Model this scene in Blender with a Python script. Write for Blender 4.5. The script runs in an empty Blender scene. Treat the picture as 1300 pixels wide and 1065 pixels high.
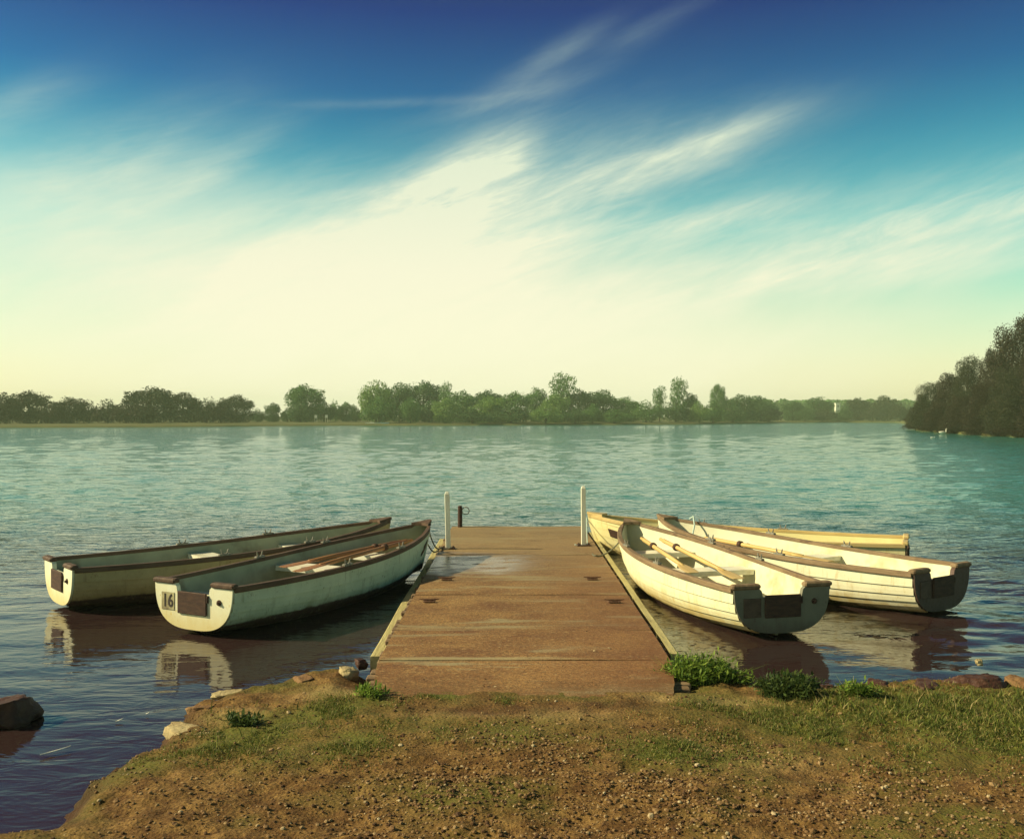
import bpy, math, random
import numpy as np
from mathutils import Vector, Matrix, noise as mnoise

R = math.radians
scene = bpy.context.scene
COL = scene.collection
rng = np.random.default_rng(7)
random.seed(7)

# ------------------------------------------------------------------ camera
CAMZ = 1.85
F = 1200.0
PX, PY = 650.0, 529.5


def gp(px, py, z=0.0):
    """point of the photograph (1300 px wide) on the level z"""
    d = F * (CAMZ - z) / (py - PY)
    return ((px - PX) * d / F, d)


def xat(px, d):
    return (px - PX) * d / F


def zat(py, d):
    return CAMZ - (py - PY) * d / F


cam = bpy.data.cameras.new('camera')
cam.sensor_width = 36
cam.lens = 36 * F / 1300
cam.clip_start = 0.1
cam.clip_end = 5000
cob = bpy.data.objects.new('camera', cam)
COL.objects.link(cob)
cob.location = (0, 0, CAMZ)
cob.rotation_euler = (R(90 - 0.143), 0, 0)
scene.camera = cob

# ------------------------------------------------------------------ light
SUN_AZ, SUN_EL = -91.0, 31.0
sun = bpy.data.lights.new('sun', 'SUN')
sun.energy = 4.6
sun.angle = R(0.6)
sun.color = (1.0, 0.88, 0.56)
so = bpy.data.objects.new('sun', sun)
COL.objects.link(so)
sd = Vector((math.sin(R(SUN_AZ)) * math.cos(R(SUN_EL)), math.cos(R(SUN_AZ)) * math.cos(R(SUN_EL)), math.sin(R(SUN_EL))))
so.rotation_euler = sd.to_track_quat('Z', 'Y').to_euler()
so.location = sd * 60

# ------------------------------------------------------------------ node helper


class NT:
    def __init__(self, tree):
        self.t = tree

    def n(self, kind, **kw):
        nd = self.t.nodes.new(kind)
        for k, v in kw.items():
            setattr(nd, k, v)
        return nd

    def put(self, sock, v):
        if hasattr(v, 'links'):
            self.t.links.new(v, sock)
        elif isinstance(v, (tuple, list)):
            if len(v) == 3 and len(sock.default_value) == 4:
                v = (*v, 1)
            sock.default_value = v
        else:
            sock.default_value = v

    def m(self, op, a, b=None, c=None, clamp=False):
        nd = self.n('ShaderNodeMath', operation=op, use_clamp=clamp)
        self.put(nd.inputs[0], a)
        if b is not None:
            self.put(nd.inputs[1], b)
        if c is not None:
            self.put(nd.inputs[2], c)
        return nd.outputs[0]

    def mix(self, f, a, b, mode='MIX'):
        nd = self.n('ShaderNodeMix', data_type='RGBA', blend_type=mode)
        self.put(nd.inputs[0], f)
        self.put(nd.inputs[6], a)
        self.put(nd.inputs[7], b)
        return nd.outputs[2]

    def ramp(self, f, stops, interp='LINEAR'):
        nd = self.n('ShaderNodeValToRGB')
        cr = nd.color_ramp
        cr.interpolation = interp
        while len(cr.elements) < len(stops):
            cr.elements.new(0.5)
        for e, (p, c) in zip(cr.elements, stops):
            e.position = p
            e.color = (*c, 1) if len(c) == 3 else c
        self.put(nd.inputs[0], f)
        return nd.outputs[0]

    def sstep(self, f, a, b, lo=0.0, hi=1.0):
        nd = self.n('ShaderNodeMapRange', interpolation_type='SMOOTHSTEP')
        self.put(nd.inputs[0], f)
        nd.inputs[1].default_value = a
        nd.inputs[2].default_value = b
        nd.inputs[3].default_value = lo
        nd.inputs[4].default_value = hi
        return nd.outputs[0]

    def noise(self, vec, scale, detail=3, rough=0.55, dist=0.0, stretch=None):
        if stretch:
            mp = self.n('ShaderNodeMapping')
            self.put(mp.inputs[0], vec)
            mp.inputs[3].default_value = stretch
            vec = mp.outputs[0]
        nd = self.n('ShaderNodeTexNoise')
        self.put(nd.inputs['Vector'], vec)
        nd.inputs['Scale'].default_value = scale
        nd.inputs['Detail'].default_value = detail
        nd.inputs['Roughness'].default_value = rough
        nd.inputs['Distortion'].default_value = dist
        return nd.outputs[0]


def material(name):
    m = bpy.data.materials.new(name)
    m.use_nodes = True
    nt = NT(m.node_tree)
    b = m.node_tree.nodes['Principled BSDF']
    return m, nt, b


def obco(nt):
    return nt.n('ShaderNodeTexCoord').outputs['Object']


def geo(nt):
    return nt.n('ShaderNodeNewGeometry')


def mat_basic(name, ca, cb, scale=8, stretch=None, rough=0.7, bump=0.15, bscale=None, stain=None, spec=0.3):
    m, nt, b = material(name)
    co = obco(nt)
    f = nt.noise(co, scale, 5, 0.6, 0.3, stretch)
    f2 = nt.sstep(f, 0.3, 0.7)
    c = nt.mix(f2, ca, cb)
    if stain:
        f3 = nt.sstep(nt.noise(co, scale * 0.37, 4, 0.65), 0.55, 0.72)
        c = nt.mix(f3, c, stain)
    nt.put(b.inputs['Base Color'], c)
    b.inputs['Roughness'].default_value = rough
    b.inputs['Specular IOR Level'].default_value = spec
    if bump:
        bp = nt.n('ShaderNodeBump')
        bp.inputs['Strength'].default_value = bump
        bp.inputs['Distance'].default_value = 0.02
        nt.put(bp.inputs['Height'], nt.noise(co, bscale or scale * 4, 4, 0.6, 0, stretch))
        nt.put(b.inputs['Normal'], bp.outputs[0])
    return m


# ------------------------------------------------------------------ world
world = bpy.data.worlds.new('World')
scene.world = world
world.use_nodes = True
w = NT(world.node_tree)
bg = world.node_tree.nodes['Background']
sky = w.n('ShaderNodeTexSky', sky_type='NISHITA')
sky.sun_disc = False
sky.sun_elevation = R(SUN_EL)
sky.sun_rotation = R(SUN_AZ)
sky.air_density = 1.0
sky.dust_density = 1.0
tc = w.n('ShaderNodeTexCoord')
sx = w.n('ShaderNodeSeparateXYZ')
w.put(sx.inputs[0], tc.outputs['Generated'])
X, Y, Z = sx.outputs
azd = w.m('MULTIPLY', w.m('ARCTAN2', X, Y), 180 / math.pi)
eld = w.m('MULTIPLY', w.m('ARCSINE', Z), 180 / math.pi)
# sky tint: cream horizon, navy higher; unseen overhead part greyed to tune water reflections
tint = w.ramp(w.m('DIVIDE', w.m('MAXIMUM', eld, 0.0), 45.0), [
    (0.0, (0.95, 0.86, 0.52)), (0.067, (0.85, 0.82, 0.48)), (0.155, (0.46, 0.80, 0.50)), (0.245, (0.21, 0.76, 0.55)), (0.333, (0.12, 0.52, 0.475)),
    (0.42, (0.072, 0.27, 0.385)), (0.515, (0.068, 0.12, 0.28)), (0.64, (0.15, 0.135, 0.12)), (1.0, (0.22, 0.19, 0.14))])
base = w.mix(1.0, sky.outputs[0], tint, 'MULTIPLY')


def streak(az0, el0, ang, la, lb, gain, warp):
    """soft band of high cloud centred at (az0, el0), la long and lb wide, in degrees"""
    ca, sa = math.cos(R(ang)), math.sin(R(ang))
    da = w.m('SUBTRACT', azd, az0)
    de = w.m('SUBTRACT', w.m('ADD', eld, w.m('MULTIPLY', w.m('SUBTRACT', cn1, 0.5), warp)), el0)
    u = w.m('ADD', w.m('MULTIPLY', da, ca / la), w.m('MULTIPLY', de, sa / la))
    v = w.m('ADD', w.m('MULTIPLY', da, -sa / lb), w.m('MULTIPLY', de, ca / lb))
    q = w.m('ADD', w.m('MULTIPLY', u, u), w.m('MULTIPLY', v, v))
    return w.m('MULTIPLY', w.m('EXPONENT', w.m('MULTIPLY', q, -1.0)), gain)


# a coordinate lying along the drift of the cirrus (rising to the right)
cv = w.n('ShaderNodeCombineXYZ')
c18, s18 = math.cos(R(19)), math.sin(R(19))
w.put(cv.inputs[0], w.m('ADD', w.m('MULTIPLY', azd, c18), w.m('MULTIPLY', eld, s18)))
w.put(cv.inputs[1], w.m('ADD', w.m('MULTIPLY', azd, -s18), w.m('MULTIPLY', eld, c18)))
cn1 = w.noise(cv.outputs[0], 0.10, 5, 0.55, 0.6, (0.55, 1.6, 1))
cn2 = w.noise(cv.outputs[0], 0.16, 5, 0.55, 0.6, (0.45, 1.9, 1))
cn3 = w.noise(cv.outputs[0], 0.5, 6, 0.62, 1.1, (0.38, 1.7, 1))
tot = None


def E2(px, py):
    a = math.degrees(math.atan((px - PX) / F))
    e = math.degrees(math.atan((PY - py) / math.hypot(F, px - PX)))
    return a, e


for (px, py, ang, la, lb, gain, warp) in [
        (600, 395, 6, 19, 5.0, 0.95, 3), (500, 345, 22, 12, 4.4, 1.05, 4), (570, 245, 30, 5.2, 2.0, 1.0, 3), (640, 205, 20, 2.2, 1.3, 0.55, 2), (800, 222, 16, 8.0, 1.5, 0.75, 3), (900, 186, 16, 4.2, 0.8, 0.36, 2.5),
        (1040, 315, 12, 14, 1.6, 0.8, 2), (1230, 275, 10, 9, 1.0, 0.55, 2), (250, 345, 8, 13, 3.8, 0.75, 3), (100, 225, 28, 7, 2.2, 0.55, 3),
        (15, 140, 32, 4, 0.9, 0.35, 2), (650, 122, 14, 4.5, 0.5, 0.34, 1.2), (700, 75, 26, 4.0, 0.6, 0.25, 1.5), (830, 35, 24, 5, 0.6, 0.15, 1.5),
        (240, 230, 32, 5, 0.9, 0.42, 2), (1180, 325, 9, 12, 0.8, 0.45, 1.5), (900, 282, 8, 7, 0.8, 0.5, 1.5), (520, 130, 4, 6, 0.25, 0.22, 0.6), (1270, 330, 8, 9, 0.6, 0.4, 1.5)]:
    a, e = E2(px, py)
    s_ = streak(a, e, ang, la, lb, gain, warp)
    tot = s_ if tot is None else w.m('ADD', tot, s_)
cn4 = w.noise(cv.outputs[0], 1.5, 7, 0.68, 1.0, (0.25, 1.9, 1))
tex0 = w.m('ADD', w.m('MULTIPLY', w.sstep(cn2, 0.25, 0.78), 0.6), w.m('ADD', w.m('MULTIPLY', w.sstep(cn3, 0.2, 0.85), 0.3), 0.22))
tex = w.m('MULTIPLY', tex0, w.sstep(cn4, 0.2, 0.8, 0.80, 1.12))
hi = w.m('MULTIPLY', tot, tex)
# low bright veil over the whole horizon, thinner to the right
veil_top = w.m('ADD', w.m('MULTIPLY', azd, -0.10), 9.6)
vt = w.m('SUBTRACT', w.m('ADD', veil_top, w.m('MULTIPLY', w.m('SUBTRACT', cn1, 0.5), 7.0)), eld)
veil = w.m('MULTIPLY', w.sstep(vt, -4.5, 4.5), w.sstep(cn2, 0.2, 0.7, 0.88, 1.0))
side = w.m('MULTIPLY', w.sstep(azd, 6.0, 30.0, 1.0, 0.45), w.sstep(azd, -10.0, -32.0, 1.0, 0.60))
veil = w.m('MULTIPLY', veil, side)
cov = w.m('SUBTRACT', 1.0, w.m('MULTIPLY', w.m('SUBTRACT', 1.0, w.m('MINIMUM', hi, 0.97)), w.m('SUBTRACT', 1.0, w.m('MULTIPLY', veil, 0.96))))
ccol = w.ramp(w.m('DIVIDE', eld, 25.0), [(0.0, (5.2, 5.0, 3.45)), (0.12, (4.9, 4.75, 3.35)), (0.35, (4.6, 4.5, 3.3)), (0.65, (3.7, 4.1, 3.1)), (0.85, (2.6, 3.4, 2.8)), (1.0, (1.6, 2.4, 2.4))])
skyc = w.mix(cov, base, ccol)
lp = w.m('GREATER_THAN', Z, -0.02)
w.put(bg.inputs[0], skyc)
bg.inputs[1].default_value = 0.15

# ------------------------------------------------------------------ mesh helpers


class MB:
    def __init__(self):
        self.v = []
        self.f = []

    def add(self, verts, faces):
        o = len(self.v)
        self.v += [tuple(p) for p in verts]
        self.f += [tuple(i + o for i in fc) for fc in faces]

    def box(self, c, s, rot=None, taper=1.0, bev=0.0):
        """bevelled box"""
        hx, hy, hz = s[0] / 2, s[1] / 2, s[2] / 2
        b = min(bev, hx * 0.9, hy * 0.9, hz * 0.9)
        vs = []
        if b <= 0:
            lay = [(-hz, 1, 0), (hz, taper, 0)]
        else:
            lay = [(-hz, 1, b), (-hz + b, 1, 0), (hz - b, taper, 0), (hz, taper, b)]
        n = 4 if b <= 0 else 8
        for z, t, ins in lay:
            X_, Y_ = hx * t - ins, hy * t - ins
            if n == 4:
                ring = [(-X_, -Y_), (X_, -Y_), (X_, Y_), (-X_, Y_)]
            else:
                ring = [(-X_ + b, -Y_), (X_ - b, -Y_), (X_, -Y_ + b), (X_, Y_ - b), (X_ - b, Y_), (-X_ + b, Y_), (-X_, Y_ - b), (-X_, -Y_ + b)]
            vs += [(x, y, z) for x, y in ring]
        fs = [tuple(range(n))[::-1], tuple(range((len(lay) - 1) * n, len(lay) * n))]
        for k in range(len(lay) - 1):
            for i in range(n):
                j = (i + 1) % n
                fs.append((k * n + i, k * n + j, (k + 1) * n + j, (k + 1) * n + i))
        c = Vector(c)
        if rot is not None:
            vs = [tuple(c + rot @ Vector(p)) for p in vs]
        else:
            vs = [tuple(c + Vector(p)) for p in vs]
        self.add(vs, fs)

    def tube(self, pts, rad, n=8, cap=True):
        pts = [Vector(p) for p in pts]
        if not isinstance(rad, (list, tuple)):
            rad = [rad] * len(pts)
        up = Vector((0, 0, 1))
        vs = []
        fs = []
        for i, p in enumerate(pts):
            d = (pts[min(i + 1, len(pts) - 1)] - pts[max(i - 1, 0)]).normalized()
            a = d.cross(up)
            if a.length < 1e-3:
                a = d.cross(Vector((1, 0, 0)))
            a.normalize()
            b = a.cross(d)
            for k in range(n):
                t = 2 * math.pi * k / n
                vs.append(tuple(p + (a * math.cos(t) + b * math.sin(t)) * rad[i]))
        for i in range(len(pts) - 1):
            for k in range(n):
                j = (k + 1) % n
                fs.append((i * n + k, i * n + j, (i + 1) * n + j, (i + 1) * n + k))
        if cap:
            fs.append(tuple(range(n))[::-1])
            fs.append(tuple(range((len(pts) - 1) * n, len(pts) * n)))
        self.add(vs, fs)

    def build(self, name, mat, parent=None, smooth=False, loc=None):
        me = bpy.data.meshes.new(name)
        me.from_pydata(self.v, [], self.f)
        me.materials.append(mat)
        if smooth:
            me.polygons.foreach_set('use_smooth', [True] * len(me.polygons))
        me.update()
        o = bpy.data.objects.new(name, me)
        COL.objects.link(o)
        if parent is not None:
            o.parent = parent
        if loc:
            o.location = loc
        return o


def np_mesh(name, verts, quads, mat, smooth=False, parent=None, n=4):
    me = bpy.data.meshes.new(name)
    verts = np.asarray(verts, dtype=np.float32)
    quads = np.asarray(quads, dtype=np.int32)
    me.vertices.add(len(verts))
    me.vertices.foreach_set('co', verts.ravel())
    me.loops.add(quads.size)
    me.loops.foreach_set('vertex_index', quads.ravel())
    me.polygons.add(len(quads))
    me.polygons.foreach_set('loop_start', np.arange(0, quads.size, n, dtype=np.int32))
    me.polygons.foreach_set('use_smooth', np.full(len(quads), smooth, dtype=bool))
    me.update(calc_edges=True)
    me.validate()
    if mat is not None:
        me.materials.append(mat)
    o = bpy.data.objects.new(name, me)
    COL.objects.link(o)
    if parent is not None:
        o.parent = parent
    return o


def tag(o, label=None, cat=None, group=None, kind=None):
    if label:
        o['label'] = label
    if cat:
        o['category'] = cat
    if group:
        o['group'] = group
    if kind:
        o['kind'] = kind
    return o


def empty(name, loc=(0, 0, 0), rz=0.0):
    o = bpy.data.objects.new(name, None)
    COL.objects.link(o)
    o.location = loc
    o.rotation_euler = (0, 0, rz)
    o.empty_display_size = 0.2
    return o


def fbm(x, y, scale, seed=0, octv=4):
    """cheap vectorised value noise"""
    out = np.zeros_like(x, dtype=np.float64)
    amp, tot_ = 1.0, 0.0
    for o in range(octv):
        r = np.random.default_rng(seed * 31 + o)
        tab = r.random((256, 256))
        fx, fy = x * scale, y * scale
        ix, iy = np.floor(fx).astype(int), np.floor(fy).astype(int)
        tx, ty = fx - ix, fy - iy
        tx, ty = tx * tx * (3 - 2 * tx), ty * ty * (3 - 2 * ty)
        g = lambda a, b: tab[(ix + a) % 256, (iy + b) % 256]
        v = (g(0, 0) * (1 - tx) + g(1, 0) * tx) * (1 - ty) + (g(0, 1) * (1 - tx) + g(1, 1) * tx) * ty
        out += v * amp
        tot_ += amp
        amp *= 0.5
        scale *= 2.03
    return out / tot_


# ------------------------------------------------------------------ near bank
SHORE = [gp(*p) for p in [(60, 1065), (130, 1005), (172, 970), (212, 948), (238, 915), (268, 895), (300, 890), (345, 883), (390, 868), (430, 862), (470, 856), (505, 860),
                          (850, 862), (880, 868), (930, 872), (1000, 884), (1060, 886), (1110, 880), (1170, 878), (1240, 872), (1300, 880), (1380, 884), (1560, 890)]]
LAND = [(-40, 0.2), (-12, 1.5), (-4.5, 2.8), (-3.0, 3.5)] + SHORE + [(9, 5.6), (20, 4.5), (40, 3), (60, -60), (-60, -60)]


def poly_sd(x, y, poly):
    P = np.array(poly)
    dmin = np.full(x.shape, 1e9)
    inside = np.zeros(x.shape, bool)
    for i in range(len(P)):
        a, b = P[i], P[(i + 1) % len(P)]
        e = b - a
        t = np.clip(((x - a[0]) * e[0] + (y - a[1]) * e[1]) / (e @ e), 0, 1)
        dmin = np.minimum(dmin, np.hypot(x - a[0] - t * e[0], y - a[1] - t * e[1]))
        c = (a[1] > y) != (b[1] > y)
        with np.errstate(divide='ignore', invalid='ignore'):
            xi = a[0] + (y - a[1]) * e[0] / e[1]
        inside ^= c & (x < xi)
    return np.where(inside, dmin, -dmin)


def ground_h(x, y):
    wob = (fbm(x, y, 2.2, 3) - 0.5) * 0.34 + (fbm(x, y, 9.0, 5) - 0.5) * 0.14
    s = poly_sd(x, y, LAND) + wob * np.clip(np.abs(x - 0.1) - 0.9, 0.15, 1)
    edge = 0.115 + 0.05 * fbm(x, y, 1.3, 8)
    h = np.where(s > 0, edge * (1 - np.exp(-np.clip(s, 0, 9) / 0.10)), np.clip(s * 0.55, -0.7, 0))
    h += np.where(s > 0, np.clip(s, 0, 12) * 0.012, 0)
    lump = (fbm(x, y, 3.5, 11) - 0.5) * 0.05 + (fbm(x, y, 14, 13, 3) - 0.5) * 0.028 + (fbm(x, y, 45, 17, 2) - 0.5) * 0.010
    h += lump * np.clip(s * 4 + 0.6, 0, 1)
    # earth packed level under and in front of the jetty
    j = np.clip(1 - np.abs(x - 0.09) / 1.25, 0, 1) * np.clip((y - 4.6) / 0.8, 0, 1)
    j = np.clip(j * 4, 0, 1)
    h = np.where(s > -0.6, h * (1 - j) + j * (0.176 - np.clip(y - 5.74, 0, 3) * 0.35 + (fbm(x, y, 8, 19, 3) - 0.5) * 0.030), h)
    return h, s


def grid_axis(lo, hi, step, far_lo, far_hi):
    a = list(np.arange(lo, hi + 1e-6, step))
    s, p = step, hi
    while p < far_hi:
        s *= 1.25
        p += s
        a.append(p)
    s, p = step, lo
    pre = []
    while p > far_lo:
        s *= 1.25
        p -= s
        pre.append(p)
    return np.array(pre[::-1] + a)


gx = grid_axis(-3.6, 4.4, 0.021, -60, 60)
gy = grid_axis(3.3, 7.6, 0.021, -60, 9)
GX, GY = np.meshgrid(gx, gy)
GH, GS = ground_h(GX, GY)
nx, ny = len(gx), len(gy)
idx = np.arange(nx * ny).reshape(ny, nx)
quads = np.stack([idx[:-1, :-1], idx[:-1, 1:], idx[1:, 1:], idx[1:, :-1]], -1).reshape(-1, 4)


def zone(x, y, lst):
    m_ = np.zeros_like(x, dtype=np.float64)
    for (px, py, rx, ry, g) in lst:
        wx, wy = gp(px, py, 0.15)
        x1, _ = gp(px + rx, py, 0.15)
        _, y1 = gp(px, py - ry, 0.15)
        q = ((x - wx) / (x1 - wx)) ** 2 + ((y - wy) / (y1 - wy)) ** 2
        m_ = np.maximum(m_, g * np.exp(-q))
    return m_


GREEN = [(250, 955, 60, 14, 0.6), (420, 950, 90, 16, 0.55), (540, 925, 60, 10, 0.4), (860, 955, 90, 14, 0.5), (345, 925, 75, 22, 0.9), (440, 905, 60, 14, 0.9), (470, 890, 20, 8, 0.9), (300, 950, 60, 14, 0.5), (900, 910, 70, 14, 0.6), (1010, 925, 110, 24, 0.7), (1180, 905, 140, 28, 1.0),
         (1300, 920, 110, 40, 1.0), (950, 940, 110, 14, 0.45), (1120, 955, 120, 18, 0.4), (640, 895, 14, 5, 0.5), (560, 890, 40, 4, 0.45)]
PALE = [(440, 880, 55, 10, 0.9), (300, 905, 40, 9, 0.8), (930, 890, 60, 9, 0.9), (720, 915, 60, 8, 0.5), (580, 915, 70, 6, 0.4), (960, 965, 90, 12, 0.55), (1000, 895, 40, 7, 0.6), (840, 890, 30, 5, 0.7)]
DARKZ = [(480, 890, 50, 4, 0.8), (620, 905, 130, 10, 0.5), (790, 900, 80, 7, 0.45), (1240, 885, 60, 10, 0.8), (1120, 885, 50, 8, 0.7)]
gmask = np.clip(zone(GX, GY, GREEN) * (0.35 + 1.3 * fbm(GX, GY, 5, 23)) + np.clip(fbm(GX, GY, 2.6, 61) * 2.8 - 1.15, 0, 0.75), 0, 1)
pmask = np.clip(zone(GX, GY, PALE) * (0.3 + 1.4 * fbm(GX, GY, 7, 29)), 0, 1)
dmask = np.clip(zone(GX, GY, DARKZ) * (0.3 + 1.4 * fbm(GX, GY, 9, 37)), 0, 1)
wet = np.clip(1.25 - GS / (0.10 + 0.16 * fbm(GX, GY, 6, 71)), 0, 1)

m, nt, b = material('bank_soil')
gm = nt.n('ShaderNodeAttribute', attribute_name='moss').outputs['Fac']
pm = nt.n('ShaderNodeAttribute', attribute_name='sand').outputs['Fac']
dm = nt.n('ShaderNodeAttribute', attribute_name='peat').outputs['Fac']
wm = nt.n('ShaderNodeAttribute', attribute_name='wet').outputs['Fac']
co = obco(nt)
n1 = nt.noise(co, 9, 6, 0.65, 0.3)
n2 = nt.noise(co, 60, 5, 0.7)
vor = nt.n('ShaderNodeTexVoronoi')
nt.put(vor.inputs['Vector'], co)
vor.inputs['Scale'].default_value = 55
c = nt.mix(nt.sstep(n1, 0.35, 0.68), (0.135, 0.068, 0.021), (0.30, 0.175, 0.055))
c = nt.mix(nt.m('MULTIPLY', nt.sstep(n2, 0.42, 0.68), 0.8), c, (0.055, 0.026, 0.013))
c = nt.mix(nt.m('MULTIPLY', pm, nt.sstep(n2, 0.2, 0.55)), c, (0.52, 0.36, 0.15))
c = nt.mix(nt.m('MULTIPLY', dm, 0.85), c, (0.055, 0.022, 0.012))
c = nt.mix(nt.m('MULTIPLY', gm, nt.sstep(n2, 0.25, 0.6, 0.5, 1.0)), c, nt.mix(nt.sstep(n1, 0.3, 0.7), (0.15, 0.155, 0.028), (0.07, 0.08, 0.016)))
c = nt.mix(nt.m('MULTIPLY', wm, 0.8), c, (0.045, 0.022, 0.014))
nt.put(b.inputs['Base Color'], c)
b.inputs['Roughness'].default_value = 0.9
b.inputs['Specular IOR Level'].default_value = 0.15
bp = nt.n('ShaderNodeBump')
bp.inputs['Strength'].default_value = 0.7
bp.inputs['Distance'].default_value = 0.012
nt.put(bp.inputs['Height'], nt.m('ADD', n2, nt.m('MULTIPLY', vor.outputs['Distance'], 0.6)))
nt.put(b.inputs['Normal'], bp.outputs[0])
M_soil = m

ground = np_mesh('ground', np.stack([GX, GY, GH], -1).reshape(-1, 3), quads, M_soil, True)
tag(ground, kind='structure')
for nm, arr in (('moss', gmask), ('sand', pmask), ('peat', dmask), ('wet', wet)):
    at_ = ground.data.attributes.new(nm, 'FLOAT', 'POINT')
    at_.data.foreach_set('value', arr.ravel().astype(np.float32))


def gz(x, y):
    h, s = ground_h(np.array([x], float), np.array([y], float))
    return float(h[0])


# ------------------------------------------------------------------ gravel and grass (uncountable)
def island_mat(name, stops, rough=0.8, spec=0.2, transl=0.0):
    m, nt, b = material(name)
    r = geo(nt).outputs['Random Per Island']
    c = nt.ramp(r, stops)
    nt.put(b.inputs['Base Color'], c)
    b.inputs['Roughness'].default_value = rough
    b.inputs['Specular IOR Level'].default_value = spec
    if transl:
        tr = nt.n('ShaderNodeBsdfTranslucent')
        nt.put(tr.inputs[0], c)
        mx = nt.n('ShaderNodeMixShader')
        mx.inputs[0].default_value = transl
        nt.put(mx.inputs[1], b.outputs[0])
        nt.put(mx.inputs[2], tr.outputs[0])
        nt.put(m.node_tree.nodes['Material Output'].inputs[0], mx.outputs[0])
    return m


M_gravel = island_mat('gravel_stone', [(0.0, (0.07, 0.035, 0.018)), (0.35, (0.16, 0.085, 0.035)), (0.7, (0.25, 0.15, 0.065)), (0.95, (0.34, 0.23, 0.11)), (1.0, (0.50, 0.40, 0.24))])
ICO_V = []
ph = (1 + 5 ** .5) / 2
for a_ in (-1, 1):
    for b_ in (-ph, ph):
        ICO_V += [(0, a_, b_), (a_, b_, 0), (b_, 0, a_)]
ICO_V = np.array(ICO_V, float)
ICO_V /= np.linalg.norm(ICO_V[0])
ICO_F = []
for i in range(12):
    for j in range(i + 1, 12):
        for k in range(j + 1, 12):
            if all(abs(np.linalg.norm(ICO_V[p] - ICO_V[q]) - 1.0515) < 0.02 for p, q in ((i, j), (j, k), (i, k))):
                nrm = np.cross(ICO_V[j] - ICO_V[i], ICO_V[k] - ICO_V[i])
                ICO_F.append((i, j, k) if nrm @ ICO_V[i] > 0 else (i, k, j))
ICO_F = np.array(ICO_F)


def scatter_pebbles(n):
    V, Fc = [], []
    cnt = 0
    while cnt < n:
        k = 4000
        x = rng.uniform(-2.6, 4.0, k)
        y = rng.uniform(3.3, 5.75, k)
        h, s = ground_h(x, y)
        g = zone(x, y, GREEN)
        grav = zone(x, y, [(680, 960, 260, 30, 1.0), (560, 1010, 420, 60, 1.0), (860, 1020, 420, 60, 1.0), (800, 935, 130, 14, 0.6), (480, 955, 160, 18, 0.7), (1000, 970, 200, 16, 0.5)])
        grav = grav * np.where(x < -0.7, 0.35, 1.0)
        keep = (s > 0.06) & (rng.random(k) < (0.12 + 0.85 * grav) * (1 - 0.7 * g) * np.clip(fbm(x, y, 4, 41) * 2 - 0.35, 0.05, 1)) & ~((np.abs(x - 0.09) < 1.05) & (y > 5.66))
        for x_, y_, h_ in zip(x[keep], y[keep], h[keep]):
            sz = 0.0035 + 0.0085 * rng.random() ** 3.0 + (0.008 if rng.random() < 0.012 else 0)
            v = ICO_V * (1 + 0.28 * (rng.random((12, 1)) - 0.5)) * sz * np.array([1, rng.uniform(.65, 1), rng.uniform(.45, .8)])
            a = rng.uniform(0, 6.28)
            ca, sa = math.cos(a), math.sin(a)
            v = np.stack([v[:, 0] * ca - v[:, 1] * sa, v[:, 0] * sa + v[:, 1] * ca, v[:, 2]], -1) + [x_, y_, h_ + sz * 0.25]
            V.append(v)
            Fc.append(ICO_F + 12 * cnt)
            cnt += 1
    return np.concatenate(V), np.concatenate(Fc)


pv, pf = scatter_pebbles(12000)
tag(np_mesh('gravel', pv, pf, M_gravel, False, n=3), 'small brown gravel stones strewn over the near bank', 'gravel', kind='stuff')

M_grass = island_mat('grass_blade', [(0.0, (0.06, 0.08, 0.016)), (0.4, (0.12, 0.15, 0.026)), (0.72, (0.20, 0.22, 0.04)), (0.85, (0.30, 0.24, 0.08)), (1.0, (0.40, 0.31, 0.13))], 0.6, 0.25, 0.3)


def blades(x, y, z, hgt, wid, lean):
    """tapered three-segment blades as quads; arrays in, verts and quads out"""
    n = len(x)
    a = rng.uniform(0, 6.283, n)
    dx, dy = np.cos(a), np.sin(a)
    la = rng.uniform(0, 6.283, n)
    lx, ly = np.cos(la) * lean, np.sin(la) * lean
    vs = []
    for t, wf in ((0, 1.0), (0.5, 0.8), (1.0, 0.12)):
        bx, by, bz = x + lx * hgt * t * t, y + ly * hgt * t * t, z + hgt * t * (1 - 0.25 * lean * t)
        for s in (-1, 1):
            vs.append(np.stack([bx + s * dx * wid * wf / 2, by + s * dy * wid * wf / 2, bz], -1))
    V = np.stack(vs, 1).reshape(-1, 3)
    o = np.arange(n)[:, None] * 6
    Q = np.concatenate([o + [0, 1, 3, 2], o + [2, 3, 5, 4]], 1).reshape(-1, 4)
    return V, Q


def grass_points(n, zones, xr, yr, seed):
    xs, ys, zs = [], [], []
    c_ = 0
    while c_ < n:
        k = 30000
        x = rng.uniform(*xr, k)
        y = rng.uniform(*yr, k)
        h, s = ground_h(x, y)
        den = zone(x, y, zones) * np.clip(fbm(x, y, 6, seed) * 4.2 - 1.75, 0, 1)
        kp = (s > 0.03) & (rng.random(k) < den) & ~((np.abs(x - 0.09) < 1.03) & (y > 5.68))
        xs.append(x[kp])
        ys.append(y[kp])
        zs.append(h[kp])
        c_ += kp.sum()
    return np.concatenate(xs)[:n], np.concatenate(ys)[:n], np.concatenate(zs)[:n]


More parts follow.
